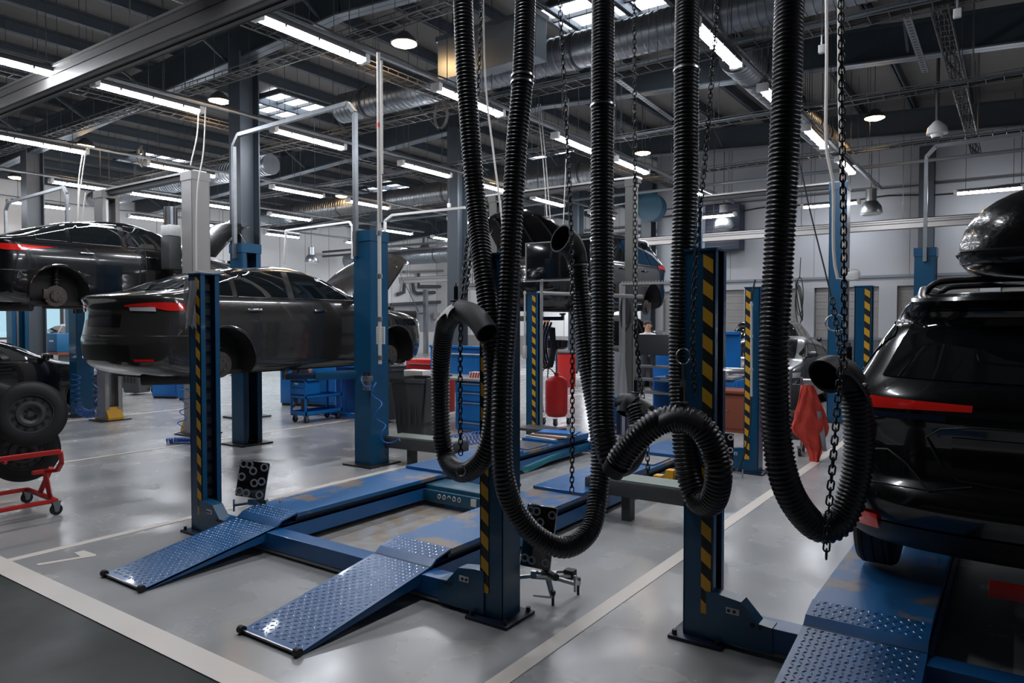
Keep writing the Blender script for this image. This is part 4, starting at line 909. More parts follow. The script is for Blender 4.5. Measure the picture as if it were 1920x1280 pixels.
# rows: z, rear y, front y, half width, rear corner length, front corner length
SEDAN = dict(L=4.63, H=1.435, tab=[(.17, .24, 4.36, .80, .45, .60), (.22, .14, 4.50, .85, .5, .7), (.30, .05, 4.58, .872, .5, .85), (.42, .02, 4.62, .88, .5, .9), (.55, .01, 4.63, .885, .5, .92), (.62, .03, 4.62, .89, .5, .92), (.72, .05, 4.59, .892, .5, .9), (.80, .06, 4.52, .888, .5, .9), (.86, .06, 4.36, .88, .5, .85),
    (.92, .05, 3.95, .868, .5, .6), (.97, .03, 3.52, .855, .5, .42), (1.00, .01, 3.36, .845, .5, .34), (1.03, .02, 3.26, .83, .48, .32), (1.055, .10, 3.19, .82, .44, .31), (1.08, .28, 3.12, .81, .36, .30), (1.11, .44, 3.04, .798, .33, .30), (1.18, .66, 2.90, .768, .32, .30), (1.25, .86, 2.76, .735, .32, .3), (1.32, 1.08, 2.60, .698, .32, .3),
    (1.38, 1.32, 2.42, .655, .3, .3), (1.415, 1.55, 2.28, .60, .28, .28), (1.435, 1.75, 2.15, .50, .1, .1)], wb=(.98, 3.68), wr=.335, win=(.93, 1.36), belt=.99)
SUV = dict(L=4.62, H=1.70, tab=[(.27, .30, 4.36, .84, .4, .6), (.36, .10, 4.50, .90, .42, .7), (.48, .02, 4.58, .92, .42, .8), (.58, .0, 4.62, .925, .42, .85), (.64, .03, 4.62, .928, .38, .85), (.72, .09, 4.6, .93, .36, .85), (.85, .10, 4.58, .93, .35, .85), (.95, .08, 4.5, .928, .34, .8),
    (1.02, .06, 4.2, .925, .33, .6), (1.07, .06, 3.7, .918, .32, .45), (1.11, .07, 3.48, .905, .31, .36), (1.15, .09, 3.38, .885, .30, .32), (1.25, .16, 3.2, .835, .32, .3), (1.40, .28, 2.95, .765, .32, .3), (1.52, .38, 2.72, .70, .3, .3), (1.58, .36, 2.6, .665, .28, .3), (1.62, .30, 2.5, .63, .26, .3),
    (1.655, .33, 2.35, .59, .26, .28), (1.68, .42, 2.15, .51, .24, .26), (1.695, .7, 1.9, .40, .2, .2)], wb=(.92, 3.60), wr=.37, win=(.55, 1.55), belt=1.08)
SN = 2.45
class Car:
    def __init__(s, sp): s.sp = sp; s.t = sp['tab']
    def row(s, z):
        r = [hermite(s.t, z, k) for k in range(6)]; m = .48 * (r[2] - r[1]); r[4] = min(r[4], m); r[5] = min(r[5], m); return r
    def side(s, y, z):
        r = s.row(z); L = r[2] - r[1]; yy = min(max(y, r[1] + .002), r[2] - .002); g = 1.0
        if yy < r[1] + r[4]: d = (r[1] + r[4] - yy) / r[4]; g = (1 - d ** SN) ** (1 / SN)
        elif yy > r[2] - r[5]: d = (yy - r[2] + r[5]) / r[5]; g = (1 - d ** SN) ** (1 / SN)
        return Vector((r[3] * g, yy, z))
    def rear(s, th, z):
        r = s.row(z); a = abs(th); c = max(math.cos(a), 0.0); q = max(math.sin(a), 0.0)
        return Vector(((1 if th >= 0 else -1) * r[3] * q ** (2 / SN), r[1] + r[4] * (1 - c ** (2 / SN)), z))
    def front(s, th, z):
        r = s.row(z); a = abs(th); c = max(math.cos(a), 0.0); q = max(math.sin(a), 0.0)
        return Vector(((1 if th >= 0 else -1) * r[3] * q ** (2 / SN), r[2] - r[5] * (1 - c ** (2 / SN)), z))
    def rearx(s, x, z):
        r = s.row(z); q = min(abs(x) / r[3], .9999); th = math.asin(q ** (SN / 2)); return s.rear(math.copysign(th, x), z)
    def frontx(s, x, z):
        r = s.row(z); q = min(abs(x) / r[3], .9999); th = math.asin(q ** (SN / 2)); return s.front(math.copysign(th, x), z)
    def patch(s, fn, us, vf, nv, m, b, off=.006, sx=1):
        rows = []
        for u in us:
            lo, hi = vf(u); col = []
            for k in range(nv + 1):
                v = lo + (hi - lo) * k / nv; p = fn(u, v); a = fn(u + .01, v) - fn(u - .01, v); c = fn(u, v + .006) - fn(u, v - .006); n = a.cross(c)
                n = n.normalized() if n.length > 1e-9 else Vector((0, 0, 1))
                ctr = Vector((0, s.sp['L'] / 2, .7))
                if n.dot(p - ctr) < 0: n = -n
                q = p + n * off; q.x *= sx; q.y -= s.sp['L'] / 2; col.append(q)
            rows.append(col)
        b.grid(rows, m); return rows
BODY = {}
def body_mesh(key, sp, paint, lip=True, arches=True):
    k2 = key + paint.name
    if k2 in BODY: return BODY[k2]
    c = Car(sp); tab = sp['tab']; zs = []
    for a, b_ in zip(tab, tab[1:]):
        n = 3 if (b_[0] - a[0]) > .06 else 2
        for i in range(n): zs.append(a[0] + (b_[0] - a[0]) * i / n)
    zs.append(tab[-1][0]); rows = []; NC, NS = 14, 46; L2 = sp['L'] / 2
    for z in zs:
        r = c.row(z); ring = []
        half = [c.rear(PI / 2 * i / NC, z) for i in range(NC)]
        ya, yb = r[1] + r[4], r[2] - r[5]
        for i in range(NS + 1): half.append(Vector((r[3], ya + (yb - ya) * i / NS, z)))
        half += [c.front(PI / 2 * (NC - i) / NC, z) for i in range(1, NC + 1)]
        ring = half + [Vector((-p.x, p.y, p.z)) for p in half[-2:0:-1]]
        rows.append([Vector((p.x, p.y - L2, p.z)) for p in ring])
    b = MB(); b.grid(rows, paint, closed=True); n = len(rows[0]); K = len(rows)
    b.mi(underm); b.mi(trimblk)
    b.f.append([j for j in range(n)][::-1]); b.m.append(b.mi(underm))
    cz = tab[-1][0] + .006; ctr = sum((p for p in rows[-1]), Vector()) / n; ctr.z = cz; o = len(b.v); b.v.append(ctr)
    for j in range(n): b.f.append([(K - 1) * n + j, (K - 1) * n + (j + 1) % n, o]); b.m.append(0)
    ob = b.build('tmp_body', world=False, sharp=28)
    # wheel wells
    cut = MB()
    for wy in sp['wb']:
        for s in (-1, 1):
            w = max(r[3] for r in tab); cut.cyl((s * (w - .36), wy - L2, sp['wr'] - .03), (s * (w + .2), wy - L2, sp['wr'] - .03), sp['wr'] + .055, underm, n=40)
    co = cut.build('tmp_cut', world=False)
    co.data.materials.clear(); 
    for m in b.mats: co.data.materials.append(m)
    co.data.polygons.foreach_set('material_index', [b.mats.index(underm)] * len(co.data.polygons))
    md = ob.modifiers.new('b', 'BOOLEAN'); md.object = co; md.operation = 'DIFFERENCE'; md.solver = 'EXACT'
    dg = bpy.context.evaluated_depsgraph_get(); me = bpy.data.meshes.new_from_object(ob.evaluated_get(dg)); me.name = 'body'
    bpy.data.objects.remove(ob); bpy.data.objects.remove(co)
    # lips round the arches, seams and sills joined in
    x = MB(); mats = list(me.materials)
    vs = [v.co.copy() for v in me.vertices]; fs = [list(p.vertices) for p in me.polygons]; mi = [p.material_index for p in me.polygons]
    x.v = vs; x.f = fs; x.mats = [m for m in mats]; x.m = mi
    def sidepts(pp, off=.0):
        out = []
        for y, z in pp: p = c.side(y, z); out.append(Vector((p.x + off, p.y - L2, p.z)))
        return out
    R = sp['wr'] + .06
    for wy in sp['wb']:
        arc = [(wy + R * math.cos(a), sp['wr'] - .03 + R * math.sin(a)) for a in [math.radians(-18 + 216 * i / 30) for i in range(31)] if sp['wr'] - .03 + R * math.sin(a) > tab[0][0] + .01]
        P = sidepts(arc, -.004)
        for s in (-1, 1): x.tube([Vector((s * p.x, p.y, p.z)) for p in P], .016, paint if not key.startswith('suv') else trimblk, n=8)
    def seam(pp, r=.0035):
        P = sidepts(pp, -.0012)
        for s in (-1, 1): x.tube([Vector((s * p.x, p.y, p.z)) for p in P], r, trimblk, n=5)
    bz = sp['belt']; f0, f1 = sp['wb']
    m1 = (f0 + f1) / 2 - .12
    seam([(m1, .24 + i * (bz - .24) / 12) for i in range(13)])
    seam([(f1 - .48, .24 + i * (bz - .2) / 12) for i in range(13)])
    seam([(f0 + R + .07 - .10 * max(0, (i - 6)) / 6, .30 + i * (bz - .32) / 12) for i in range(13)])
    seam([(f0 + R + .05 + i * (f1 - .48 - f0 - R - .05) / 20, .235) for i in range(21)])
    # bumper seam and boot shut line
    for zz in ((.60, .60) if not key.startswith('suv') else (.66, .66)):
        for s in (-1, 1): x.tube([(s * q.x, q.y - L2 + .001, q.z) for q in [c.rear(PI / 2 * i / 16, zz) for i in range(17)]], .004, trimblk, n=5)
        break
    o = x.build('body', world=False, sharp=28); me2 = o.data; bpy.data.objects.remove(o)
    BODY[k2] = me2; return me2
def wheel(root, pos, r, w, side, alloy=True, name='wheel'):
    """wheel part with tyre and rim"""
    x, y, z = pos; s = side
    b = MB(); prof = [(r * .62, -w / 2), (r * .80, -w / 2 - .006), (r * .95, -w / 2 + .005), (r, -w / 2 + .03)]
    for q in (-.25, 0, .25): prof += [(r, q * w - .006), (r - .008, q * w - .005), (r - .008, q * w + .005), (r, q * w + .006)]
    prof += [(r, w / 2 - .03), (r * .95, w / 2 - .005), (r * .80, w / 2 + .006), (r * .62, w / 2)]
    b.lathe((x, y, z), (s, 0, 0), prof, rubber, n=40); o = b.build('tyre', root, world=False)
    b = MB(); c = Vector((x + s * w * .30, y, z)); m = alu if alloy else greyd
    b.lathe(c, (s, 0, 0), [(r * .645, -w * .2), (r * .645, w * .24), (r * .60, w * .22), (r * .58, -w * .2)], m, n=36, close=True)
    b.lathe(c, (s, 0, 0), [(.05, -.02), (.065, .02), (.03, .03)], m, n=16)
    if alloy:
        for i in range(5):
            for e in (-.16, .16):
                a = i * 2 * PI / 5 + .3; b.bar(c + Vector((.015 * s, .05 * math.cos(a + e), .05 * math.sin(a + e))), c + Vector((.02 * s, r * .61 * math.cos(a + e * .9), r * .61 * math.sin(a + e * .9))), .028, .02, m, up=(1, 0, 0))
    b.lathe(c, (s, 0, 0), [(r * .6, -w * .25), (.02, -w * .22)], black, n=24)
    b.build('rim', root, world=False)
def brake(root, x, y, z, s):
    b = MB(); b.lathe((x, y, z), (s, 0, 0), [(.148, -.012), (.148, .008), (.082, .010), (.080, .045), (.03, .048)], castm, n=32)
    for i in range(5): a = i * 2 * PI / 5; b.cyl((x + s * .04, y + .056 * math.cos(a), z + .056 * math.sin(a)), (x + s * .075, y + .056 * math.cos(a), z + .056 * math.sin(a)), .007, steel, n=6)
    b.build('brake_disc', root, world=False)
    b = MB(); b.box((x - s * .0, y - .135, z + .03), (.07, .07, .14), castm, bev=.015); b.bar((x - s * .05, y, z + .02), (x - s * .3, y + .05, z + .10), .05, .04, castm); b.bar((x - s * .04, y, z - .02), (x - s * .36, y - .1, z - .06), .045, .03, castm)
    b.cyl((x - s * .12, y + .05, z + .0), (x - s * .16, y + .08, z + .40), .028, castm, n=10); b.tube([(x - s * .14 + .055 * math.cos(i * .8), y + .065 + .055 * math.sin(i * .8), z + .05 + i * .006) for i in range(45)], .008, black, n=5)
    b.build('suspension', root, world=False)
def make_car(name, lab, key, loc, rz, sc, paint, wheels='on', hood=False, glass=glassd, roofrails=False, group=None, tail=taillight, chrometrim=False):
    sp = SEDAN if key == 'sedan' else SUV; c = Car(sp); L2 = sp['L'] / 2
    root = thing(name, lab, 'car', loc, rz, group); root.scale = (sc, sc, sc)
    me = body_mesh(key, sp, paint); o = bpy.data.objects.new('body', me); COL.objects.link(o); o.parent = root
    Z = lambda: None
    bz = sp['belt']; wt = {'sedan': 1.355, 'suv': 1.575}[key]; wz0 = bz + .045
    if key == 'sedan': wins = [('side_window', .70, 1.10), ('side_window', 1.17, 1.86), ('side_window', 1.96, 2.98)]
    else: wins = [('side_window', .48, .98), ('side_window', 1.06, 1.92), ('side_window', 2.02, 2.95)]
    def top(y):
        if key == 'sedan': pts = [(.62, 1.06), (.75, 1.15), (.9, 1.23), (1.1, 1.30), (1.35, 1.345), (1.9, 1.365), (2.25, 1.345), (2.5, 1.28), (2.8, 1.16), (3.05, 1.06)]
        else: pts = [(.30, 1.30), (.55, 1.50), (.8, 1.55), (1.6, 1.575), (2.1, 1.55), (2.4, 1.46), (2.7, 1.33), (3.0, 1.17)]
        if y <= pts[0][0]: return pts[0][1]
        for a, b_ in zip(pts, pts[1:]):
            if a[0] <= y <= b_[0]: return a[1] + (b_[1] - a[1]) * (y - a[0]) / (b_[0] - a[0])
        return pts[-1][1]
    for nm, y0, y1 in wins:
        for s in (-1, 1):
            b = MB(); us = [y0 + (y1 - y0) * i / 14 for i in range(15)]
            rows = c.patch(c.side, us, lambda y: (wz0 + (.015 * max(0, 1.3 - y) if key == 'sedan' else 0), max(top(y), wz0 + .02)), 8, glass, b, sx=s)
            w = b.build(nm, root, world=False)
            if chrometrim and s > 0:
                t = MB(); t.tube([r[-1] for r in rows], .007, chrome, n=6); t.tube([r[0] for r in rows], .006, chrome, n=6)
                if nm == 'side_window' and y0 < 1.0: t.tube(rows[0], .007, chrome, n=6)
                t.build('window_trim', w, world=False)
    # rear window and windscreen
    if key == 'sedan': zr0, zr1, rr = 1.10, 1.39, .80
    else: zr0, zr1, rr = 1.215, 1.545, .84
    b = MB(); us = [-rr + 2 * rr * i / 20 for i in range(21)]
    def rf(u, z): r = c.row(z); return c.rearx(u * r[3], z)
    c.patch(rf, us, lambda u: (zr0 + .02 * u * u, zr1 - .03 * u * u), 8, glass, b); b.build('rear_window', root, world=False)
    b = MB()
    def ff(u, z): r = c.row(z); return c.frontx(u * r[3], z)
    zw0, zw1 = (1.0, 1.37) if key == 'sedan' else (1.12, 1.62)
    c.patch(ff, us, lambda u: (zw0 + .03, zw1), 8, glass, b); b.build('windscreen', root, world=False)
    # lamps
    for s in (-1, 1):
        b = MB()
        if key == 'sedan':
            us = [.44 + (PI / 2 - .44) * i / 16 for i in range(17)]
            def vf(u): t = (u - .44) / (PI / 2 - .44); return (.912 - .045 * min(1, max(0, (t - .35) / .3)), .930 + .02 * math.sin(t * PI) + .012 * t)
            c.patch(c.rear, us, vf, 4, tail, b, off=.010, sx=s)
            us2 = [.505 + .45 * i / 10 for i in range(11)]
            c.patch(c.side, us2, lambda y: (.875 + .07 * (y - .5) / .45, .94 + .012 * (1 - (y - .5) / .45)), 4, tail, b, off=.010, sx=s)
            o = b.build('tail_lamp', root, world=False)
            b = MB(); us = [.52 + (.98 - .52) * i / 10 for i in range(11)]
            c.patch(c.rear, us, lambda u: (.868 - .02 * (u - .5), .906), 3, lampclear, b, off=.011, sx=s); b.build('reversing_lamp', o, world=False)
            b = MB(); us = [.62 + .35 * i / 6 for i in range(7)]; c.patch(c.rear, us, lambda u: (.335, .36), 2, tail, b, off=.008, sx=s); b.build('reflector', root, world=False)
        else:
            us = [.24 + (PI / 2 - .24) * i / 18 for i in range(19)]
            def vf(u): t = (u - .24) / (PI / 2 - .24); return (1.075 - .02 * t, 1.105 + .035 * t)
            c.patch(c.rear, us, vf, 4, tail, b, off=.012, sx=s)
            c.patch(c.side, [.37 + .3 * i / 8 for i in range(9)], lambda y: (1.055 + .05 * (y - .37), 1.14 - .05 * (y - .37)), 4, tail, b, off=.012, sx=s); o = b.build('tail_lamp', root, world=False)
            b = MB(); us = [.36 + (PI / 2 - .36) * i / 12 for i in range(13)]; c.patch(c.rear, us, lambda u: (1.02, 1.05), 2, lampclear if 0 else bluedk, b, off=.008, sx=s); b.build('lamp_base', o, world=False)
            b = MB(); us = [.80 + .42 * i / 8 for i in range(9)]; c.patch(c.rear, us, lambda u: (.42, .50), 3, tail, b, off=.018, sx=s); b.build('reflector', root, world=False)
        b = MB(); us = [.75 + (PI / 2 - .75) * i / 10 for i in range(11)]; hz = .70 if key == 'sedan' else .82
        c.patch(c.front, us, lambda u: (hz, hz + .09), 3, lampclear if wheels == 'on' else glassd, b, off=.008, sx=s); b.build('headlamp', root, world=False)
        # mirror, handles
        b = MB(); p = c.side(2.92 if key == 'sedan' else 2.98, bz + .02); q = Vector((s * (p.x + .10), p.y - L2, bz + .10)); b.box(q, (.20, .10, .13), paint, bev=.035); b.bar((s * (p.x - .04), p.y - L2 + .03, bz + .03), q, .05, .03, trimblk); b.build('door_mirror', root, world=False)
        for y in ((1.25, 2.20) if key == 'sedan' else (1.22, 2.15)):
            b = MB(); hz2 = bz - .10; p = c.side(y + .1, hz2); b.bb((s * (p.x + .004), y - L2, hz2 - .012), (s * (p.x + .034), y - L2 + .19, hz2 + .012), chrome if chrometrim else paint, bev=.006); b.build('door_handle', root, world=False)
    # rear bumper insert, plate recess, exhaust
    b = MB(); us = [-.55 + 1.1 * i / 12 for i in range(13)]
    if key == 'sedan': c.patch(c.rear, us, lambda u: (.33, .50), 3, trimblk, b, off=.005); b.build('bumper_insert', root, world=False)
    else:
        c.patch(c.rear, [-1.25 + 2.5 * i / 24 for i in range(25)], lambda u: (.30, .46), 3, trimblk, b, off=.008); b.build('bumper_insert', root, world=False)
    b = MB(); zp = (.70, .83) if key == 'sedan' else (.78, .94); us = [-.33 + .66 * i / 6 for i in range(7)]
    c.patch(c.rear, us, lambda u: zp, 3, screenm, b, off=.006); b.build('plate_recess', root, world=False)
    # under body
    b = MB(); zb = sp['tab'][0][0]
    b.bb((-.62, -L2 + .5, zb - .03), (.62, L2 - .5, zb + .02), underm); b.cyl((.25, -L2 + .35, zb - .02), (.55, -L2 + .75, zb - .02), .10, underm, n=16); b.cyl((.0, -1.2, zb - .04), (.0, 1.4, zb - .04), .035, castm, n=10)
    b.bar((-.6, sp['wb'][0] - L2, sp['wr'] - .1), (.6, sp['wb'][0] - L2, sp['wr'] - .1), .10, .08, underm); b.bar((-.6, sp['wb'][1] - L2, zb - .02), (.6, sp['wb'][1] - L2, zb - .02), .22, .07, underm)
    b.box((0, sp['wb'][1] - L2 + .15, zb - .01), (.5, .5, .12), underm, bev=.03)
    for i in range(6): b.box((random.uniform(-.5, .5), -L2 + .45 + random.uniform(0, .5), zb - .02), (.18, .2, .06), underm, bev=.02)
    b.build('underbody', root, world=False)
    W = max(r[3] for r in sp['tab'])
    for wy in sp['wb']:
        for s in (-1, 1):
            if wheels == 'on' : wheel(root, (s * (W - .13), wy - L2, sp['wr']), sp['wr'], .22, s)
            elif wheels == 'off': brake(root, s * (W - .15), wy - L2, sp['wr'] - .07, s)
    if hood:
        hy = (3.42 if key == 'sedan' else 3.5) - L2; hz = 1.0 if key == 'sedan' else 1.10; a = math.radians(hood); Lh = 1.12; rows = []; rows2 = []
        for i in range(15):
            t = i / 14; yy = Lh * t; zz = -.16 * t * t; wv = .74 - .16 * t ** 3; row = []; row2 = []
            for j in range(17):
                q = -1 + j / 8; xx = wv * q; zc = zz - .05 * q * q - (.05 if i > 12 else 0) * (t); p = Vector((xx, yy - .14 * abs(q) ** 3 * t, zc)); R = Matrix.Rotation(a, 3, 'X')
                row.append(R @ p + Vector((0, hy, hz + .05))); row2.append(R @ (p - Vector((0, 0, .035))) + Vector((0, hy, hz + .05)))
            rows.append(row); rows2.append(row2)
        b = MB(); b.grid(rows, paint); b.grid(rows2, trimblk)
        b.grid([rows[-1], rows2[-1]], paint); b.grid([[r[0] for r in rows], [r[0] for r in rows2]], paint); b.grid([[r[-1] for r in rows], [r[-1] for r in rows2]], paint)
        for s in (-.45, 0, .45): b.tube([rows2[i][8 + int(s * 12)] - (rows[i][8] - rows2[i][8]) * .4 for i in range(1, 14)], .018, greyd, n=6)
        b.build('bonnet', root, world=False, recalc=False)
        b = MB(); b.box((0, hy + .55, hz - .14), (1.2, .9, .12), underm, bev=.02)
        for i in range(14): b.box((random.uniform(-.5, .5), hy + .2 + random.uniform(0, .7), hz - .06), (random.uniform(.08, .25), random.uniform(.08, .2), .08), random.choice([underm, trimblk, castm]), bev=.02)
        b.build('engine_bay', root, world=False)
        b = MB(); b.tube([(.68, hy + .95, hz - .1), Matrix.Rotation(a, 3, 'X') @ Vector((.60, .75, -.12)) + Vector((0, hy, hz + .05))], .007, steel, n=6); b.build('bonnet_stay', root, world=False)
    if roofrails:
        for s in (-1, 1):
            b = MB(); b.tube(catmull([(s * .56, -L2 + .55, 1.655), (s * .56, -L2 + .62, 1.70), (s * .565, -L2 + .85, 1.72), (s * .56, -L2 + 1.8, 1.73), (s * .54, -L2 + 2.25, 1.70), (s * .53, -L2 + 2.35, 1.64)], .05), .020, trimblk if 0 else alu, n=10); b.build('roof_rail', root, world=False)
    return root
# the two lifted saloons, the off-roader and the rest
hero = make_car('sedan_car', 'wet graphite sedan raised on the blue two-post lift with its bonnet open and wheels off', 'sedan', (-7.74, 3.60 + 4.63 * .95 / 2, 1.03), 0, .95, cargrey, wheels='off', hood=52, chrometrim=True)
left = make_car('sedan_car', 'glossy black sedan raised high on the tall grey lift at the left, wheels off', 'sedan', (-11.82, 3.62 + 4.63 * 1.0 / 2, 1.84), 0, .99, carpaint, wheels='off', hood=50, chrometrim=True)
low = make_car('sedan_car', 'low black car on the floor at the far left behind the tyre cart', 'sedan', (-15.72, 3.05 + 2.3, 0.0), 0, 1.0, carpaint, wheels='on')
deep = make_car('off_roader_car', 'black off-roader raised on the tall grey lift deep behind the hoses, bonnet open', 'suv', (-6.3, 10.9, 1.72), PI, .93, carpaint, wheels='off', hood=48)
suv = make_car('off_roader_car', 'big black off-roader with roof bars and roof box at the right edge, seen from behind', 'suv', (.10, 4.03 + 4.62 * .97 / 2, .268), 0, .97, carpaint, wheels='on', roofrails=True)
grey = make_car('sedan_car', 'dark grey car facing us behind the rightmost hose and the red jacket', 'sedan', (-4.25, 15.6, 0), PI, 1.0, carsilver)
blk = make_car('off_roader_car', 'black car seen from behind beyond the dark grey car at the right', 'suv', (-5.1, 19.0, .15), 0.12, .95, carpaint)
f1 = make_car('sedan_car', 'pale silver car with windscreen towards us beyond the display cart', 'sedan', (-9.0, 19.2, .05), PI + .2, 1.0, carsilver, hood=55)
f2 = make_car('sedan_car', 'white car far away by the left windows', 'sedan', (-22.6, 10.4, .25), -PI / 2, 1.0, carwhite)
# roof box on the off-roader
rb = thing('roof_box', 'glossy black roof box on the off-roader at the right edge', 'roof box', (.42, 4.6, 2.02))
boxm = mat('wet_black_box_plastic', (.006, .006, .007), .22, coat=.6, bump=.25, bscale=38)
b = MB(); rows = []; n = 36
for i in range(33):
    t = i / 32; y = 4.05 + 2.1 * t; e = min(1, (1 - (1 - min(1, t / .16)) ** 2.6) ** .5 + (.0 if i else .02)) if t < .16 else 1
    f = 1 if t < .62 else 1 - ((t - .62) / .38) ** 2 * .75
    hw = .52 * max(e, .05) * (1 if t < .75 else 1 - (t - .75) * .9); ht = .335 * max(e, .05) * f; hb = .12 * max(e, .05); row = []
    for j in range(n):
        a = 2 * PI * j / n; ca, sa = math.cos(a), math.sin(a); X = hw * math.copysign(abs(ca) ** .8, ca); Zv = ht * abs(sa) ** .95 if sa > 0 else -hb * abs(sa) ** .6
        row.append((.26 + X, y, 2.085 + Zv))
    rows.append(row)
b.grid(rows, boxm, closed=True); b.f.append(list(range(n))); b.m.append(0); b.f.append([32 * n + j for j in range(n)]); b.m.append(0); b.build('shell', rb)
b = MB(); b.tube([Vector(r[0]) + Vector((.004, 0, 0)) for r in rows[2:-1]], .009, trimblk, n=6); b.tube([Vector(r[n // 2]) - Vector((.004, 0, 0)) for r in rows[2:-1]], .009, trimblk, n=6); b.tube([Vector(rows[2][k]) - Vector((0, .004, 0)) for k in range(0, 0)] + [Vector((.26 + .50 * math.cos(PI - PI * k / 16), 4.05 + .12 - .118 * math.sin(PI * k / 16) ** .5, 2.085)) for k in range(17)], .009, trimblk, n=6); b.build('lid_seam', rb)
b = MB()
for y in (4.72, 5.5):
    for x in (.10, .56): b.bb((x - .05, y - .05, 1.96), (x + .05, y + .05, 2.05), trimblk, bev=.01)
b.build('clamp', rb)
cb = thing('roof_bars', 'pair of black tubular roof bars across the off-roader roof', 'roof bars', (.05, 5.1, 1.92), 0)
for y in (4.72, 5.5):
    b = MB(); b.tube(catmull([(-.44, y, 1.86), (-.435, y, 1.91), (-.40, y, 1.955), (-.32, y, 1.975), (.10, y, 1.98), (.52, y, 1.975), (.60, y, 1.955), (.635, y, 1.91), (.64, y, 1.86)], .03), .018, trimblk, n=10); b.build('bar', cb)
# spoiler, wiper and tow cover on the off-roader are its parts
b = MB(); c = Car(SUV); rows = []
for i in range(21):
    u = -.9 + 1.8 * i / 20; p = c.rearx(u * .66, 1.60); q = c.rearx(u * .66, 1.66); rows.append([Vector((p.x, q.y - 2.31 + .05, 1.678)), Vector((p.x, p.y - 2.31 - .13 + .10 * u * u, 1.655)), Vector((p.x, p.y - 2.31 - .14 + .10 * u * u, 1.635)), Vector((p.x, p.y - 2.31 + .03, 1.60))])
b.grid(rows, carpaint); b.build('spoiler', suv, world=False)
b = MB(); p = c.rearx(0, 1.15); b.tube([(0, p.y - 2.31 - .03, 1.13), (.25, p.y - 2.31 - .02, 1.18), (.5, p.y - 2.31 + .01, 1.20)], .008, trimblk, n=6); b.cyl((0, p.y - 2.31 + .03, 1.13), (0, p.y - 2.31 - .05, 1.13), .025, trimblk, n=12); b.build('wiper', suv, world=False)
b = MB(); b.bb((.0 - .20, -2.31 - .02, .20), (.34, -2.31 + .03, .27), redp, bev=.004); b.build('tow_bar_cover', suv, world=False)
b = MB()
for s in (-1, 1):
    pts = [(.30, .70), (.50, .66), (.62, .78), (.72, .84), (.80, .83)]; b.tube([c.rearx(s * x * .93, z) + Vector((0, -2.31 - .004, 0)) for x, z in pts], .006, trimblk, n=6)
    b.tube([c.rearx(s * x * .93, z) + Vector((0, -2.31 - .002, 0)) for x, z in ((0.0, 1.0), (.3, 1.0), (.45, .98), (.52, .93), (.44, .78), (.36, .72), (0, .70))], .007, trimblk, n=6)
b.build('tailgate_crease', suv, world=False)
# ---------------------------------------------------------------- blue furniture and shop clutter
def castors(root, pts, h=.12, r=.05, m=rubber):
    for p in pts:
        x, y = p; b = MB(); b.cyl((x - .014, y, r), (x + .014, y, r), r, m, n=16); b.cyl((x - .017, y, r), (x + .017, y, r), r * .45, galv, n=12)
        for s in (-1, 1): b.prism([(x + s * .019, y - .018, r - .01), (x + s * .019, y + .018, r - .01), (x + s * .019, y + .035, h), (x + s * .019, y - .035, h)], (.003 * s, 0, 0), galv)
        b.bb((x - .03, y - .04, h - .005), (x + .03, y + .04, h), galv); b.build('castor', root)
# three-shelf trolley in front of the bench
t = thing('tool_trolley', 'bright blue three-tier tool trolley on castors under the graphite sedan', 'trolley', (-10.1, 8.35, 0))
x0, x1, y0, y1 = -10.33, -9.93, 8.0, 8.82
castors(t, [(x0 + .05, y0 + .06), (x1 - .05, y0 + .06), (x0 + .05, y1 - .06), (x1 - .05, y1 - .06)])
for z, h in ((.13, .07), (.42, .05), (.72, .09)):
    b = MB(); b.bb((x0, y0, z), (x1, y1, z + .006), bluecab)
    b.bb((x0, y0, z), (x0 + .006, y1, z + h), bluecab); b.bb((x1 - .006, y0, z), (x1, y1, z + h), bluecab); b.bb((x0, y0, z), (x1, y0 + .006, z + h), bluecab); b.bb((x0, y1 - .006, z), (x1, y1, z + h), bluecab); b.build('shelf', t, smooth=False)
for xx in (x0, x1 - .03):
    for yy in (y0, y1 - .03): b = MB(); b.bb((xx, yy, .12), (xx + .03, yy + .03, .80), bluecab); b.build('upright', t, smooth=False)
b = MB(); b.bb((x0 + .03, y0 + .01, .49), (x1 - .03, y0 + .33, .71), bluecab); b.bb((x0 + .03, y0 - .002, .61), (x1 - .03, y0 + .01, .70), bluecab, bev=.004); b.bb((x0 + .03, y0 - .002, .50), (x1 - .03, y0 + .01, .60), bluecab, bev=.004); b.build('drawer_box', t, smooth=False)
b = MB(); b.bb((x0 - .02, y0 - .08, .76), (x1 + .0, y0, .80), bluecab, bev=.01); b.build('push_handle', t)
b = MB(); b.bb((x1 + .001, y0 + .62, .755), (x1 + .003, y0 + .72, .785), white); b.bb((x0 + .12, y0 - .008, .66), (x0 + .22, y0 - .004, .69), white); b.build('sticker', t, smooth=False)
b = MB(); b.bb((-10.2, 8.3, .81), (-10.0, 8.68, .84), paper, bev=.005); b.bb((-10.15, 8.35, .84), (-10.05, 8.5, .86), brown); tag(b.build('paper_pack'), 'stack of papers lying on the top of the blue trolley', 'paper')
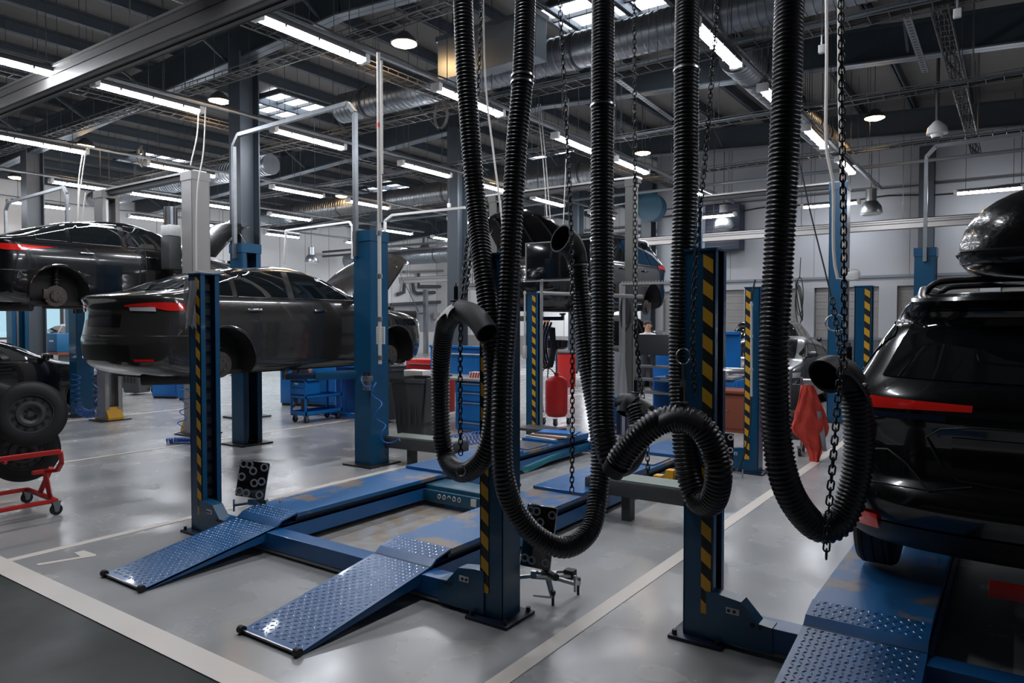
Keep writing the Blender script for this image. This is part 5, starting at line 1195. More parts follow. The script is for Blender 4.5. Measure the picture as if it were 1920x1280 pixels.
# blue tray table with a stripped flywheel
t = thing('lifting_table', 'blue flat workshop table with a round cast part on it', 'table', (-9.8, 9.1, 0))
b = MB(); b.bb((-11.1, 8.75, .93), (-9.25, 9.5, 1.01), bluecab, bev=.01); b.build('table_top', t)
b = MB(); b.bb((-10.3, 9.0, .06), (-10.05, 9.25, .93), bluecab); b.build('column', t, smooth=False)
b = MB(); b.bb((-11.0, 8.85, .03), (-9.4, 8.95, .09), bluecab); b.bb((-11.0, 9.3, .03), (-9.4, 9.4, .09), bluecab); b.build('base', t, smooth=False)
t = thing('gearbox_cover', 'round cast metal part lying on the blue table under the graphite sedan', 'machine part', (-9.75, 9.05, 1.01))
b = MB(); b.lathe((-9.75, 9.05, 1.01), (0, 0, 1), [(.24, 0), (.27, .03), (.30, .05), (.30, .09), (.36, .10), (.36, .14), (.34, .15), (.05, .155)], galv, n=40); b.build('disc', t)
b = MB()
for i in range(28): a = i * 2 * PI / 28; b.box((-9.75 + .30 * math.cos(a), 9.05 + .30 * math.sin(a), 1.05), (.03, .03, .06), castm, rot=Matrix.Rotation(a, 3, 'Z'))
b.build('bolt_ring', t, smooth=False)
# workbench with backboard and drawers
t = thing('workbench', 'blue workbench with grey top and pegboard behind the leftmost hose', 'workbench', (-7.4, 9.0, 0))
b = MB(); b.bb((-8.35, 8.75, .82), (-6.55, 9.45, .86), greyp, bev=.005); b.build('worktop', t)
b = MB(); b.bb((-8.3, 8.85, .0), (-7.95, 9.4, .82), bluecab, bev=.004); b.bb((-8.27, 8.84, .10), (-7.98, 8.85, .78), bluecab, bev=.003); b.build('left_cabinet', t, smooth=False)
b = MB(); b.bb((-7.28, 8.80, .04), (-6.68, 9.4, .82), bluecab, bev=.004); b.build('drawer_cabinet', t, smooth=False)
for i, (z0, z1) in enumerate(((.66, .79), (.51, .64), (.20, .49), (.08, .18))):
    b = MB(); b.bb((-7.24, 8.785, z0), (-6.72, 8.80, z1), bluecab, bev=.003); d = b.build('drawer', t, smooth=False)
    b = MB(); b.bb((-7.22, 8.77, z1 - .025), (-6.74, 8.79, z1 - .01), alu, bev=.002); b.build('drawer_handle', d)
b = MB(); b.bb((-8.35, 9.42, .86), (-6.55, 9.46, 1.32), bluecab); b.bb((-8.35, 9.38, 1.30), (-6.55, 9.44, 1.34), bluecab, bev=.004)
b.cyl((-8.2, 9.37, 1.20), (-6.8, 9.37, 1.20), .014, alu, n=8)
for i in range(20):
    for j in range(6): b.cyl((-8.25 + i * .085, 9.418, .93 + j * .05), (-8.25 + i * .085, 9.421, .93 + j * .05), .006, bluedk, n=6)
b.build('backboard', t, smooth=False)
b = MB(); b.bb((-8.28, 9.415, 1.02), (-8.16, 9.42, 1.24), paper); b.bb((-8.27, 9.412, 1.03), (-8.17, 9.416, 1.10), yellow); b.bb((-8.26, 9.412, 1.15), (-8.18, 9.416, 1.17), black); b.build('notice', t, smooth=False)
b = MB(); b.cyl((-7.0, 9.40, 1.04), (-7.0, 9.39, 1.20), .013, orange, n=8); b.cyl((-7.0, 9.39, 1.0), (-7.0, 9.39, 1.04), .006, steel, n=6); tag(b.build('screwdriver'), 'orange handled tool hanging on the pegboard between hose legs', 'tool')
t = thing('tissue_box', 'opened red and white paper box on the workbench top', 'box', (-6.95, 9.0, .86))
b = MB(); b.bb((-7.08, 8.9, .86), (-6.86, 9.05, .95), paper)
for i in range(4): b.prism([(-7.07 + .05 * i, 8.898, .862), (-7.045 + .05 * i, 8.898, .862), (-7.02 + .05 * i, 8.898, .948), (-7.045 + .05 * i, 8.898, .948)], (0, -.002, 0), redp)
b.build('carton', t, smooth=False)
b = MB(); b.box((-6.88, 9.04, 1.0), (.10, .004, .13), paper, rot=Matrix.Rotation(.5, 3, 'Y')); b.build('flap', t, smooth=False)
b = MB(); b.bb((-8.38, 8.78, .86), (-7.95, 9.02, .94), white, bev=.01)
for i in range(12): b.bb((-8.36 + i * .034, 8.776, .87), (-8.345 + i * .034, 8.78, .93), greyp)
tag(b.build('tool_pack', smooth=False), 'long white ribbed pack lying at the left end of the workbench', 'pack')
for (x, y, r, h, m, l) in ((-6.78, 9.1, .03, .10, white, 'small white bottle at the right end of the workbench'), (-6.62, 9.3, .035, .14, castm, 'dark can at the right corner of the workbench'), (-7.5, 8.95, .025, .03, black, 'small black cap on the workbench top')):
    b = MB(); b.lathe((x, y, .86), (0, 0, 1), [(r, 0), (r, h * .7), (r * .5, h * .85), (r * .5, h)], m, n=14); tag(b.build('bottle'), l, 'bottle')
b = MB(); b.lathe((-6.85, 9.40, 1.16), (0, -1, 0), [(.06, 0), (.065, .02), (.05, .025), (.01, .02)], steel, n=20); b.cyl((-6.85, 9.39, 1.02), (-6.85, 9.39, 1.1), .008, black, n=6); tag(b.build('pressure_gauge'), 'round pressure gauge hung on the workbench board', 'gauge')
# red tool chest behind
t = thing('tool_chest', 'red tool chest behind the workbench left end', 'tool chest', (-8.75, 9.9, 0)); b = MB(); b.bb((-9.2, 9.7, .1), (-8.4, 10.15, 1.06), redp, bev=.01); b.build('body', t)
for i in range(5):
    b = MB(); b.bb((-9.15, 9.68, .18 + i * .17), (-8.45, 9.70, .32 + i * .17), redp, bev=.004); d = b.build('drawer', t); b = MB(); b.bb((-9.1, 9.66, .29 + i * .17), (-8.5, 9.68, .305 + i * .17), alu); b.build('drawer_handle', d)
castors(t, [(-9.1, 9.8), (-8.5, 9.8)], h=.1, r=.045)
# wheelie bins
def bin_(x, y, rz, lab, lid_open=False, sc=1.0):
    t = thing('wheelie_bin', lab, 'bin', (x, y, 0), rz, 'dark wheelie bins'); t.scale = (sc,) * 3
    b = MB(); rows = []
    for z, w, d in ((.06, .20, .20), (.12, .21, .22), (.88, .27, .31), (.90, .29, .33), (.95, .29, .33)):
        rows.append([(w * a, d * c, z) for a, c in ((-1, -.9), (-.9, -1), (.9, -1), (1, -.9), (1, .9), (.9, 1), (-.9, 1), (-1, .9))])
    b.grid(rows, greyd, closed=True); b.f.append(list(range(8))); b.m.append(0)
    for i in range(4): b.bb((-.15 + i * .09, -.285 , .3), (-.13 + i * .09, -.25, .8), greyd)
    b.build('body', t, world=False)
    b = MB()
    if lid_open: b.box((.30, .0, .66), (.03, .60, .62), greyd, rot=Matrix.Rotation(.10, 3, 'Y'), bev=.01)
    else: b.box((0, -.01, .975), (.60, .68, .04), greyd, bev=.015); b.box((0, -.02, 1.0), (.44, .5, .03), greyd, bev=.012)
    b.build('lid', t, world=False)
    for s in (-1, 1): b = MB(); b.cyl((s * .24, .27, .10), (s * .29, .27, .10), .10, rubber, n=20); b.cyl((s * .235, .27, .10), (s * .295, .27, .10), .045, greyp, n=12); b.build('wheel', t, world=False)
    b = MB(); b.cyl((-.25, .36, .93), (.25, .36, .93), .014, greyd, n=8); b.build('grab_bar', t, world=False)
bin_(-6.98, 7.60, .2, 'open wheelie bin with hinged lid right of the sedan lift post, by the workbench', True)
bin_(-9.9, 9.75, .0, 'closed wheelie bin behind the blue trolley', sc=1.0)
bin_(-9.0, 8.9, -.3, 'grey wheelie bin with a white rag just left of the sedan lift post')
bin_(-18.3, 9.6, .1, 'far wheelie bin left of the blue cabinets under the graphite sedan')
bin_(-17.2, 8.9, .4, 'far wheelie bin beside the first blue cabinet')
b = MB(); rows = [[(-9.2 + .06 * i, 8.85 + .05 * j, 1.02 + .03 * math.sin(i * 1.9 + j * 1.3) + .01) for j in range(6)] for i in range(6)]; b.grid(rows, clothg); tag(b.build('rag', sharp=80), 'crumpled pale rag on the grey wheelie bin', 'rag')
# blue cabinets beneath the sedan, far
def cabinet(x, y, lab, w=.6, h=.88, drawers=False, rz=0):
    t = thing('tool_cabinet', lab, 'cabinet', (x, y, 0), rz, 'blue workshop cabinets'); b = MB(); b.bb((-w / 2, -.25, .05), (w / 2, .25, h), bluecab, bev=.006); b.bb((-w / 2 + .02, -.23, 0), (w / 2 - .02, .23, .05), black); b.build('body', t, world=False)
    if drawers:
        for i in range(4):
            z = .1 + i * (h - .12) / 4; b = MB(); b.bb((-w / 2 + .03, -.265, z), (w / 2 - .03, -.25, z + (h - .12) / 4 - .02), bluecab, bev=.003); d = b.build('drawer', t, world=False); b = MB(); b.bb((-w / 2 + .06, -.28, z + (h - .12) / 4 - .05), (w / 2 - .06, -.265, z + (h - .12) / 4 - .035), alu); b.build('drawer_handle', d, world=False)
    else:
        b = MB(); b.bb((-w / 2 + .03, -.265, .1), (w / 2 - .03, -.25, h - .04), bluecab, bev=.003); d = b.build('door', t, world=False); b = MB(); b.cyl((w / 2 - .08, -.265, h * .6), (w / 2 - .08, -.285, h * .6), .02, steel, n=10); b.build('lock', d, world=False)
cabinet(-15.9, 9.0, 'blue tool cabinet with one door, seen below the graphite sedan boot', rz=.5)
cabinet(-15.0, 9.1, 'blue drawer cabinet right of the one-door cabinet below the sedan boot', drawers=True, rz=.4)
cabinet(-12.0, 9.9, 'large blue cabinet behind the legs of the standing mechanic', w=1.3, h=1.05, rz=.3)
cabinet(-4.6, 12.3, 'blue bench cabinet between the striped posts at the right', w=1.5, h=.75)
cabinet(-5.6, 13.6, 'tall blue cabinet behind the display cart', w=.7, h=1.25)
cabinet(-12.6, 17.4, 'far blue cabinet behind the second chain', w=.9, h=1.15)
b = MB(); b.cyl((-11.35, 9.2, .62), (-10.95, 9.0, .64), .055, redp, n=16); b.cyl((-11.35, 9.2, .62), (-11.6, 9.3, .3), .02, black, n=8); b.cyl((-11.6, 9.3, 0), (-11.6, 9.3, .3), .05, black, n=10); tag(b.build('trolley_jack'), 'red cylinder of a small jack left of the blue trolley', 'jack')
b = MB()
for x in (-4.7, -4.3, -3.9): pass
t = thing('bench_screen', 'blue tool board with dark equipment between the striped posts at the right', 'tool board', (-4.4, 12.3, .75))
b = MB(); b.bb((-5.1, 12.35, .95), (-3.9, 12.4, 1.55), bluecab); b.bb((-5.1, 12.28, 1.52), (-3.9, 12.42, 1.57), bluecab, bev=.004); b.build('board', t, smooth=False)
b = MB(); b.bb((-4.9, 12.15, 1.0), (-4.5, 12.34, 1.32), greyd, bev=.01)
for i in range(5): b.bb((-4.62, 12.13, 1.05 + i * .045), (-4.53, 12.15, 1.07 + i * .045), alu)
b.build('instrument', t, smooth=False)
b = MB(); b.bb((-5.1, 12.0, .76), (-3.9, 12.5, .80), greyp); b.bb((-4.8, 12.05, .80), (-4.1, 12.3, .88), paper, bev=.01); b.build('shelf', t, smooth=False)
t = thing('brown_cabinet', 'small brown wooden cabinet left of the far striped post', 'cabinet', (-3.62, 11.4, 0)); b = MB(); b.bb((-3.85, 11.25, 0), (-3.1, 11.7, .62), brown); b.build('body', t, smooth=False); b = MB(); b.bb((-3.93, 11.18, .62), (-3.02, 11.75, .66), brown, bev=.004); b.build('top', t)
b = MB(); b.bb((-3.80, 11.235, .06), (-3.15, 11.25, .58), brown, bev=.004); d = b.build('door', t); b = MB(); b.cyl((-3.74, 11.235, .34), (-3.74, 11.21, .34), .015, steel, n=10); b.build('knob', d)
# display cart with shelves
t = thing('alignment_cart', 'grey shelf cart with a monitor seen from behind, between third and fourth hoses', 'cart', (-5.2, 11.7, 0))
for z in (.2, .50, .72, .95): b = MB(); b.bb((-5.62, 11.5, z), (-4.75, 11.95, z + .02), greyd); b.bb((-5.62, 11.49, z), (-4.75, 11.505, z + .035), alu); b.build('shelf', t, smooth=False)
for x in (-5.62, -4.75):
    for y in (11.48, 11.97): b = MB(); b.tube(catmull([(x, y, .12), (x, y, .6), (x, y - .03, 1.1), (x + (.05 if x < -5 else -.05), y - .08, 1.22)], .06), .022, alu, n=8); b.build('frame_tube', t)
b = MB(); b.bb((-5.50, 11.60, 1.16), (-4.86, 11.66, 1.52), greyd, bev=.012); b.build('monitor', t)
b = MB(); b.cyl((-5.18, 11.66, .95), (-5.18, 11.66, 1.2), .03, greyd, n=10); b.build('monitor_stand', t)
castors(t, [(-5.58, 11.53), (-4.8, 11.53), (-5.58, 11.93), (-4.8, 11.93)])
b = MB(); b.box((-5.1, 11.6, .745), (.12, .08, .05), bluecab, bev=.01); tag(b.build('part_tray'), 'tiny blue tray on the middle shelf of the grey shelf cart', 'tray')
b = MB(); b.lathe((-5.75, 11.2, 0), (0, 0, 1), [(.20, .0), (.22, .05), (.25, 1.02), (.27, 1.03), (.27, 1.07), (.24, 1.07), (.21, .1)], bluecab, n=28); tag(b.build('waste_drum'), 'tall blue plastic waste drum left of the grey shelf cart', 'bin')
# alignment monitor on a stand and camera boom
t = thing('alignment_display', 'large black screen on a silver stand between the second hose and the flared elbow', 'screen', (-5.1, 7.9, 0))
p = PY(989, 458, 8.1); q = PY(1106, 520, 8.1)
b = MB(); b.bb((p.x, 8.08, q.z), (q.x, 8.12, p.z), screenm, bev=.006); b.build('screen', t)
b = MB(); b.bb((p.x - .015, 8.07, p.z), (q.x + .015, 8.13, p.z + .015), alu); b.bb((p.x - .015, 8.07, q.z), (p.x, 8.13, p.z), alu); b.bb((p.x - .01, 8.07, q.z - .03), (q.x + .3, 8.11, q.z - .012), alu); b.build('bezel', t, smooth=False)
b = MB(); b.cyl((p.x + .2, 8.14, .3), (p.x + .2, 8.14, q.z), .022, alu, n=10); b.bb((p.x - .1, 7.95, .285), (p.x + .5, 8.3, .32), greyd); b.build('stand', t)
t = thing('camera_boom', 'silver camera boom with a long horizontal bar behind the second and third hoses', 'camera boom', (-5.0, 8.9, 0))
p = PY(985, 548, 8.9); q = PY(1205, 556, 8.9)
b = MB(); b.bar(p, q, .05, .05, alu, bev=.006); b.box(p, (.18, .1, .12), alu, bev=.02); b.build('bar', t)
b = MB(); q2 = PY(1168, 556, 8.9); b.cyl((q2.x, 8.93, 0.02), (q2.x, 8.93, q2.z + .15), .02, alu, n=10); b.bb((q2.x - .2, 8.73, 0), (q2.x + .2, 9.13, .03), greyd); b.build('stand', t)
for (a, c2, l) in (((1164, 532), (1306, 529), 'thin silver frame with a perforated top bar, left of the tall grey post'),):
    p = PY(*a, 9.6); q = PY(*c2, 9.6); t = thing('cable_stand', l, 'frame', (p.x, 9.6, 0)); b = MB(); b.bar(p, q, .03, .03, alu)
    for i in range(24): b.box(p.lerp(q, (i + .5) / 24) + Vector((0, 0, .025)), (.015, .02, .02), alu)
    b.build('top_bar', t, smooth=False); b = MB(); b.bar((p.x, 9.6, 0), p, .035, .035, alu); b.build('upright', t, smooth=False); b = MB(); b.bar((q.x, 9.6, 0), q, .035, .035, alu); b.build('upright', t, smooth=False)
    b = MB()
    for i in range(5): b.tube([(p.x + .11 + .07 * math.cos(k * .35), 9.56 - .012 * i, p.z - .42 + (.24 + .01 * i) * math.sin(k * .35)) for k in range(18)], .010, rubber, n=5, closed=True)
    b.build('cable_loops', t)
# grey cloths hanging on the frame
b = MB(); c = PY(1155, 655, 9.3); rows = [[(c.x - .10 + .035 * j - .03 * i / 9 * (4 - j) / 4 , 9.3 + .03 * math.sin(j * 1.7 + i * .2), c.z - .06 * i - .01 * j) for j in range(8)] for i in range(12)]
b.grid(rows, clothg); tag(b.build('grey_coat', sharp=80), 'pale grey coat hanging between the third hose and the silver frame', 'coat')
b = MB(); b.grid([[(c.x - .02 + .04 * j, 9.36 + .04 * math.sin(j * 1.9), c.z - .75 - .07 * i) for j in range(5)] for i in range(8)], navy); tag(b.build('blue_cloth', sharp=80), 'dark blue cloth hanging below the pale grey coat', 'cloth')
# red oil drainer
t = thing('oil_drainer', 'red oil drain tank on castors with a black funnel between second and third hoses', 'oil drainer', (-6.4, 10.42, 0)); x, y = -6.4, 10.42
b = MB(); b.lathe((x, y, .12), (0, 0, 1), [(.05, 0), (.15, .02), (.185, .07), (.19, .10), (.19, .58), (.18, .63), (.12, .68), (.04, .70), (.04, .76)], redp, n=32); b.cyl((x, y, .48), (x, y, .485), .192, redp, n=32); b.build('tank', t)
b = MB(); b.cyl((x, y, .86), (x, y, 1.28), .018, steel, n=10); b.build('pole', t)
b = MB(); b.lathe((x, y, 1.26), (0, 0, 1), [(.03, 0), (.16, .02), (.19, .05), (.20, .17), (.185, .17), (.17, .06), (.02, .03)], screenm, n=32); b.build('funnel', t)
b = MB(); b.tube(catmull([(x - .2, y - .1, .2), (x - .26, y - .12, .7), (x - .30, y - .1, 1.0), (x - .12, y - .1, 1.02), (x - .12, y - .1, .75)], .05), .012, steel, n=6); b.build('handle', t)
b = MB(); b.tube(catmull([(x + .02, y - .05, .84), (x - .06, y - .12, .95), (x - .18, y - .16, .9), (x - .22, y - .16, .5), (x - .18, y - .18, .25)], .05), .010, rubber, n=6); b.build('drain_hose', t)
castors(t, [(x - .18, y - .12), (x + .1, y - .2), (x + .18, y + .1)], h=.12, r=.05)
t = thing('gas_drum', 'dark red drum with a lid farther back behind the oil drainer pole', 'drum', (-9.9, 16.6, 0)); b = MB(); b.lathe((-9.9, 16.6, 0), (0, 0, 1), [(.25, 0), (.26, .02), (.26, .88), (.24, .9)], redp, n=28); b.build('body', t); b = MB(); b.lathe((-9.9, 16.6, .9), (0, 0, 1), [(.29, 0), (.29, .03), (.2, .06), (.01, .06)], greyd, n=28); b.build('lid', t)
b = MB()
for i in range(4): b.tube(catmull([PY(1016 + 6 * i, 604, 10.0 + .05 * i), PY(1008 + 5 * i, 640, 10.0 + .05 * i), PY(1020 + 4 * i, 690, 10.0 + .05 * i), PY(1034 + 2 * i, 660, 10.0 + .05 * i), PY(1030 + 3 * i, 610, 10 + .05 * i)], .06), .018, rubber, n=8)
tag(b.build('hose_bundle'), 'black hoses drooping in a loop left of the oil drainer pole', 'hose')
# coiled air hoses
def coil(path, R, pitch, lab, m=coilm, r=.006, group='coiled air hoses'):
    pts = catmull(path, pitch / 12); out = []
    for i, p in enumerate(pts):
        a = pts[max(i - 1, 0)]; c = pts[min(i + 1, len(pts) - 1)]; t = (c - a).normalized(); u = t.cross(Vector((CY, SY, 0))); u = u.normalized() if u.length > .1 else Vector((0, 0, 1)); v = t.cross(u); q = i * 2 * PI / 12
        out.append(p + u * (R * math.cos(q)) + v * (R * math.sin(q)))
    b = MB(); b.tube(out, r, m, n=6); return tag(b.build('coiled_air_hose', sharp=80), lab, 'air hose', group)
coil([PY(372, 690, 5.6), PY(350, 745, 5.55), PY(343, 785, 5.5), PY(336, 818, 5.45)], .055, .16, 'blue coiled air hose drooping to a heap left of the near left striped post')
coil([G(312, 828, .04), G(322, 826, .05), G(335, 826, .05), G(350, 826, .05), G(366, 826, .05)], .045, .02, 'heap of tight blue coils on the floor behind the near left striped post')
coil([PY(143, 700, 6.1), PY(141, 735, 6.1), PY(148, 765, 6.1), PY(165, 776, 6.05), PY(182, 772, 6.0)], .07, .10, 'blue coiled air hose in front of the dark blue post at the left')
coil([PY(178, 692, 6.1), PY(181, 735, 6.1), PY(179, 772, 6.1)], .06, .11, 'second blue coiled air hose beside the grey post with yellow feet')
coil([(-6.33, 5.94, 1.05), (-6.1, 5.9, .98), (-6.04, 5.9, .75), (-5.98, 5.9, .52), (-5.86, 5.9, .38), (-5.72, 5.95, .36)], .05, .26, 'bright blue air hose spiralling down over the wheelie bin', r=.008)
coil([PY(838, 828, 6.9), PY(870, 824, 6.9), PY(905, 818, 6.9)], .075, .055, 'blue coil resting behind the leftmost hose loop')
coil([PX(985, 880, -4.0) + Vector((0, 0, 0)), G(1040, 856, .12), G(1090, 838, .12), G(1130, 822, .12)], .030, .042, 'teal coiled hose lying between the runways', m=coilt, r=.0042)
# tyre cart with two tyres
t = thing('tyre_cart', 'red tubular tyre cart on castors at the left edge', 'tyre cart', (-7.6, 2.9, 0))
A = G(105, 938, .13); ex = (G(0, 957, .13) - A).normalized(); A2 = A + ex * 1.15; Bk = G(50, 917, .13); Bk2 = Bk + ex * 1.15; Up = Vector((0, 0, 1)); dA = 6.55
b = MB()
for p, q in ((A, A2), (Bk, Bk2), (A, Bk), (A2, Bk2)): b.bar(p, q, .035, .035, redp, bev=.004)
b.build('base_frame', t)
r0 = D(113, 846, 6.30); r1 = D(116, 866, 6.35); r2 = D(108, 881, 6.45); r3 = D(84, 883, 6.45)
for e in (0, 1.12):
    for p, q in ((A.lerp(Bk, .18), r3), (A.lerp(Bk, .55), r3 + Vector((-.12, .1, .0)))): b = MB(); b.bar(p + ex * e, q + ex * e, .035, .035, redp, bev=.004); b.build('upright', t)
b = MB(); b.bar(r0, r0 + ex * 1.3, .035, .04, redp, bev=.004); b.bar(r3, r3 + ex * .10, .035, .035, redp, bev=.004)
for p, q in ((r0, r1), (r1, r2), (r2, r3)): b.bar(p, q, .035, .035, redp, bev=.004)
b.box(r0 + ex * .42 - Up * .03, (.04, .03, .03), redp, bev=.008); b.build('rail', t)
castors(t, [(A.x, A.y), (A2.x, A2.y), (Bk.x, Bk.y), (Bk2.x, Bk2.y)], h=.125, r=.05)
def tyre(c, axis, R, W, lab, rimm=greyd):
    c = Vector(c); axis = Vector(axis).normalized(); t = thing('wheel', lab, 'wheel', c, 0, 'wheels on the red cart')
    b = MB(); prof = [(R * .60, -W * .38), (R * .62, -W * .48), (R * .80, -W * .52), (R * .94, -W * .42)]
    for q in (-.28, -.09, .09, .28): prof += [(R * .995, (q - .075) * W), (R, (q - .06) * W), (R, (q + .06) * W), (R * .995, (q + .075) * W), (R * .965, (q + .08) * W)]
    prof += [(R * .94, W * .42), (R * .80, W * .52), (R * .62, W * .48), (R * .60, W * .38)]
    b.lathe(c, axis, prof, rubber, n=56, close=True); b.build('tyre', t)
    b = MB(); b.lathe(c, axis, [(R * .60, W * .30), (R * .62, W * .44), (R * .585, W * .45), (R * .56, W * .30), (R * .50, W * .24), (R * .42, W * .30), (R * .38, W * .40), (R * .30, W * .41), (R * .20, W * .30), (R * .09, W * .30), (R * .085, W * .24), (R * .06, W * .2)], rimm, n=56)
    u = axis.orthogonal().normalized(); v = axis.cross(u)
    for i in range(12): a = i * 2 * PI / 12; o = c + (u * math.cos(a) + v * math.sin(a)) * (R * .465) + axis * (W * .28); b.lathe(o, axis, [(R * .05, -.01), (R * .05, .012)], black, n=12)
    for i in range(5): a = i * 2 * PI / 5 + .3; o = c + (u * math.cos(a) + v * math.sin(a)) * (R * .15) + axis * (W * .29); b.cyl(o, o + axis * .012, R * .035, black, n=10)
    b.build('rim', t)
    return t
cT = D(57, 776, 6.85); ax = (Vector((0, 0, EYE)) - cT); ax.z = 0; ax = ax.normalized() + Vector((.25, -.05, .16))
tyre(cT, ax, .305, .21, 'steel wheel with black tyre, upper one on the red tyre cart')
cT2 = D(44, 842, 7.05); tyre(cT2, ax * 1.0 + Vector((0, 0, -.40)), .31, .21, 'lower black tyre lying in the rails of the red tyre cart')
cT3 = D(-16, 772, 7.4); tyre(cT3, ax, .31, .21, 'tyre behind the upper wheel on the red tyre cart')
# jacket on a stand behind the rightmost hose
t = thing('red_jacket', 'red work jacket hanging on the trolley behind the rightmost hose', 'jacket', G(1518, 865), 0)
c = D(1513, 722, 9.0); rr = Vector((CY, SY, 0)); ff_ = Vector((-SY, CY, 0)); b = MB(); rows = []
prof = [(0, -.06, .07), (.12, -.09, .14), (.28, -.13, .20), (.42, -.15, .25), (.52, -.20, .28), (.60, -.16, .26), (.70, -.06, .22), (.82, .02, .19), (.93, .05, .15)]
for i in range(28):
    tt = i / 27 * .95
    for a, e in zip(prof, prof[1:]):
        if a[0] <= tt <= e[0]: k = (tt - a[0]) / (e[0] - a[0]); l = a[1] + (e[1] - a[1]) * k; r_ = a[2] + (e[2] - a[2]) * k; break
    else: l, r_ = prof[-1][1], prof[-1][2]
    row = []
    for j in range(25):
        q = 2 * PI * j / 24; xx = (l + r_) / 2 + (r_ - l) / 2 * math.cos(q); dd = (.05 + .04 * tt) * math.sin(q) + .018 * math.sin(j * 1.9 + i * .35) + .012 * math.sin(j * .8 - i * .8)
        row.append(c + rr * xx + ff_ * dd - Vector((0, 0, tt)))
    rows.append(row)
b.grid(rows, redcloth); b.build('cloth', t, sharp=80)
b = MB(); b.grid([[c + rr * (.10 + .02 * j + .07 * i / 9) - ff_ * (.055 + .01 * math.sin(i + j) + .003 * i) - Vector((0, 0, .32 + .055 * i)) for j in range(4)] for i in range(10)], clothg); b.build('lining', t, sharp=80)
t = thing('service_trolley', 'dark service trolley carrying the red jacket behind the rightmost hose', 'trolley', G(1495, 850)); o = G(1490, 850)
b = MB(); b.bb((o.x - .35, o.y - .1, .5), (o.x + .12, o.y + .35, .56), castm); b.bb((o.x - .35, o.y + .2, .15), (o.x + .10, o.y + .25, .9), greyd); b.build('body', t, smooth=False)
b = MB(); b.cyl((o.x + .08, o.y, .1), (o.x + .08, o.y, 1.0), .02, steel, n=8); b.cyl((o.x + .08, o.y, .98), (o.x + .32, o.y + .03, .98), .015, steel, n=8); b.bb((o.x - .2, o.y - .05, .62), (o.x - .05, o.y + .05, 1.12), galv, bev=.01); b.build('post', t)
castors(t, [(o.x - .3, o.y), (o.x + .1, o.y - .15), (o.x + .05, o.y + .25)])
# stairs, blue strip and the rear corner
t = thing('floor_grating', 'white ribbed steps behind the red oil drainer', 'steps', (-11.2, 19.6, 0)); b = MB()
for i in range(7): b.bb((-13.5, 19.0 + i * .35, 0), (-9.4, 19.25 + i * .35, .06 + .05 * i), wallw)
b.build('step', t, smooth=False)
b = MB(); b.bb((-14.5, 22.2, .02), (-9.8, 23.4, .45), mat('pale_blue_paint', (.10, .28, .45), .5)); tag(b.build('blue_plinth', smooth=False), 'pale blue low platform beyond the ribbed steps', 'platform')
# pipes on the white rear wall
pw = mat('dark_grey_pipe', (.07, .075, .08), .5)
W = lambda L_: [PX(a, c, -26.75) for a, c in L_]
for pts, r, l in ((W([(745, 552), (757, 548), (759, 526), (773, 526), (776, 545), (782, 550), (815, 548)]), .10, 'thick grey pipe with bends on the white wall beside the raised bonnet'),
                  (W([(785, 512), (785, 537), (842, 537)]), .09, 'grey pipe with one right-angle bend on the white wall left of the column'),
                  (W([(733, 571), (842, 565)]), .09, 'long dark pipe on the white wall at the height of the sedan wing')):
    b = MB(); b.tube(pts, r, pw, n=10); tag(b.build('wall_pipe', sharp=60), l, 'pipe')
for (a, c2, h, m, l) in (((738, 479), (838, 474), .26, alu, 'bright aluminium rail along the white wall right of the silver pipe'), ((757, 509), (840, 507), .14, alu, 'thin pale ledge on the white wall above the bent pipes'), ((764, 587), (795, 587), .10, greyp, 'small grey strip low on the white wall by the sedan wing')):
    p = PX(*a, -26.6); q = PX(*c2, -26.6); b = MB(); b.bar(p, q, .2, h, m); b.bar(p - Vector((0, 0, h * .2)), q - Vector((0, 0, h * .2)), .23, .03, greyd); tag(b.build('wall_rail', smooth=False), l, 'rail')
p = PX(798, 543, -26.2); b = MB(); b.bb((p.x - .1, p.y - .1, 0), (p.x + .1, p.y + .1, p.z), galv); tag(b.build('steel_stanchion', smooth=False), 'thin grey stanchion standing before the white wall pipes', 'post')
p = PX(818, 592, -26.7); b = MB(); b.box(p, (.12, .5, .35), greyp, bev=.02); tag(b.build('vent_box'), 'small grey vent box on the white wall left of the first hose', 'box')
b = MB(); b.bb((-25.6, 10.9, .0), (-24.9, 11.9, 1.0), wallw); tag(b.build('parts_box', smooth=False), 'pale box far away below the left windows', 'box')
t = thing('blue_toolbox', 'blue plastic crate on a bench by the left windows', 'crate', (-21.3, 8.9, .9)); b = MB(); b.bb((-21.7, 8.7, .92), (-20.9, 9.2, 1.42), mat('crate_blue', (.01, .13, .30), .5), bev=.02); b.build('body', t); b = MB(); b.bb((-21.3, 8.68, 1.2), (-21.1, 8.7, 1.24), white); b.build('handle', t)
b = MB(); b.bb((-22.6, 8.6, .86), (-20.6, 9.3, .92), brown)
for x in (-22.5, -20.7): b.bb((x, 8.65, 0), (x + .06, 9.25, .86), greyd)
tag(b.build('side_bench', smooth=False), 'narrow bench carrying the blue crate by the left windows', 'bench')
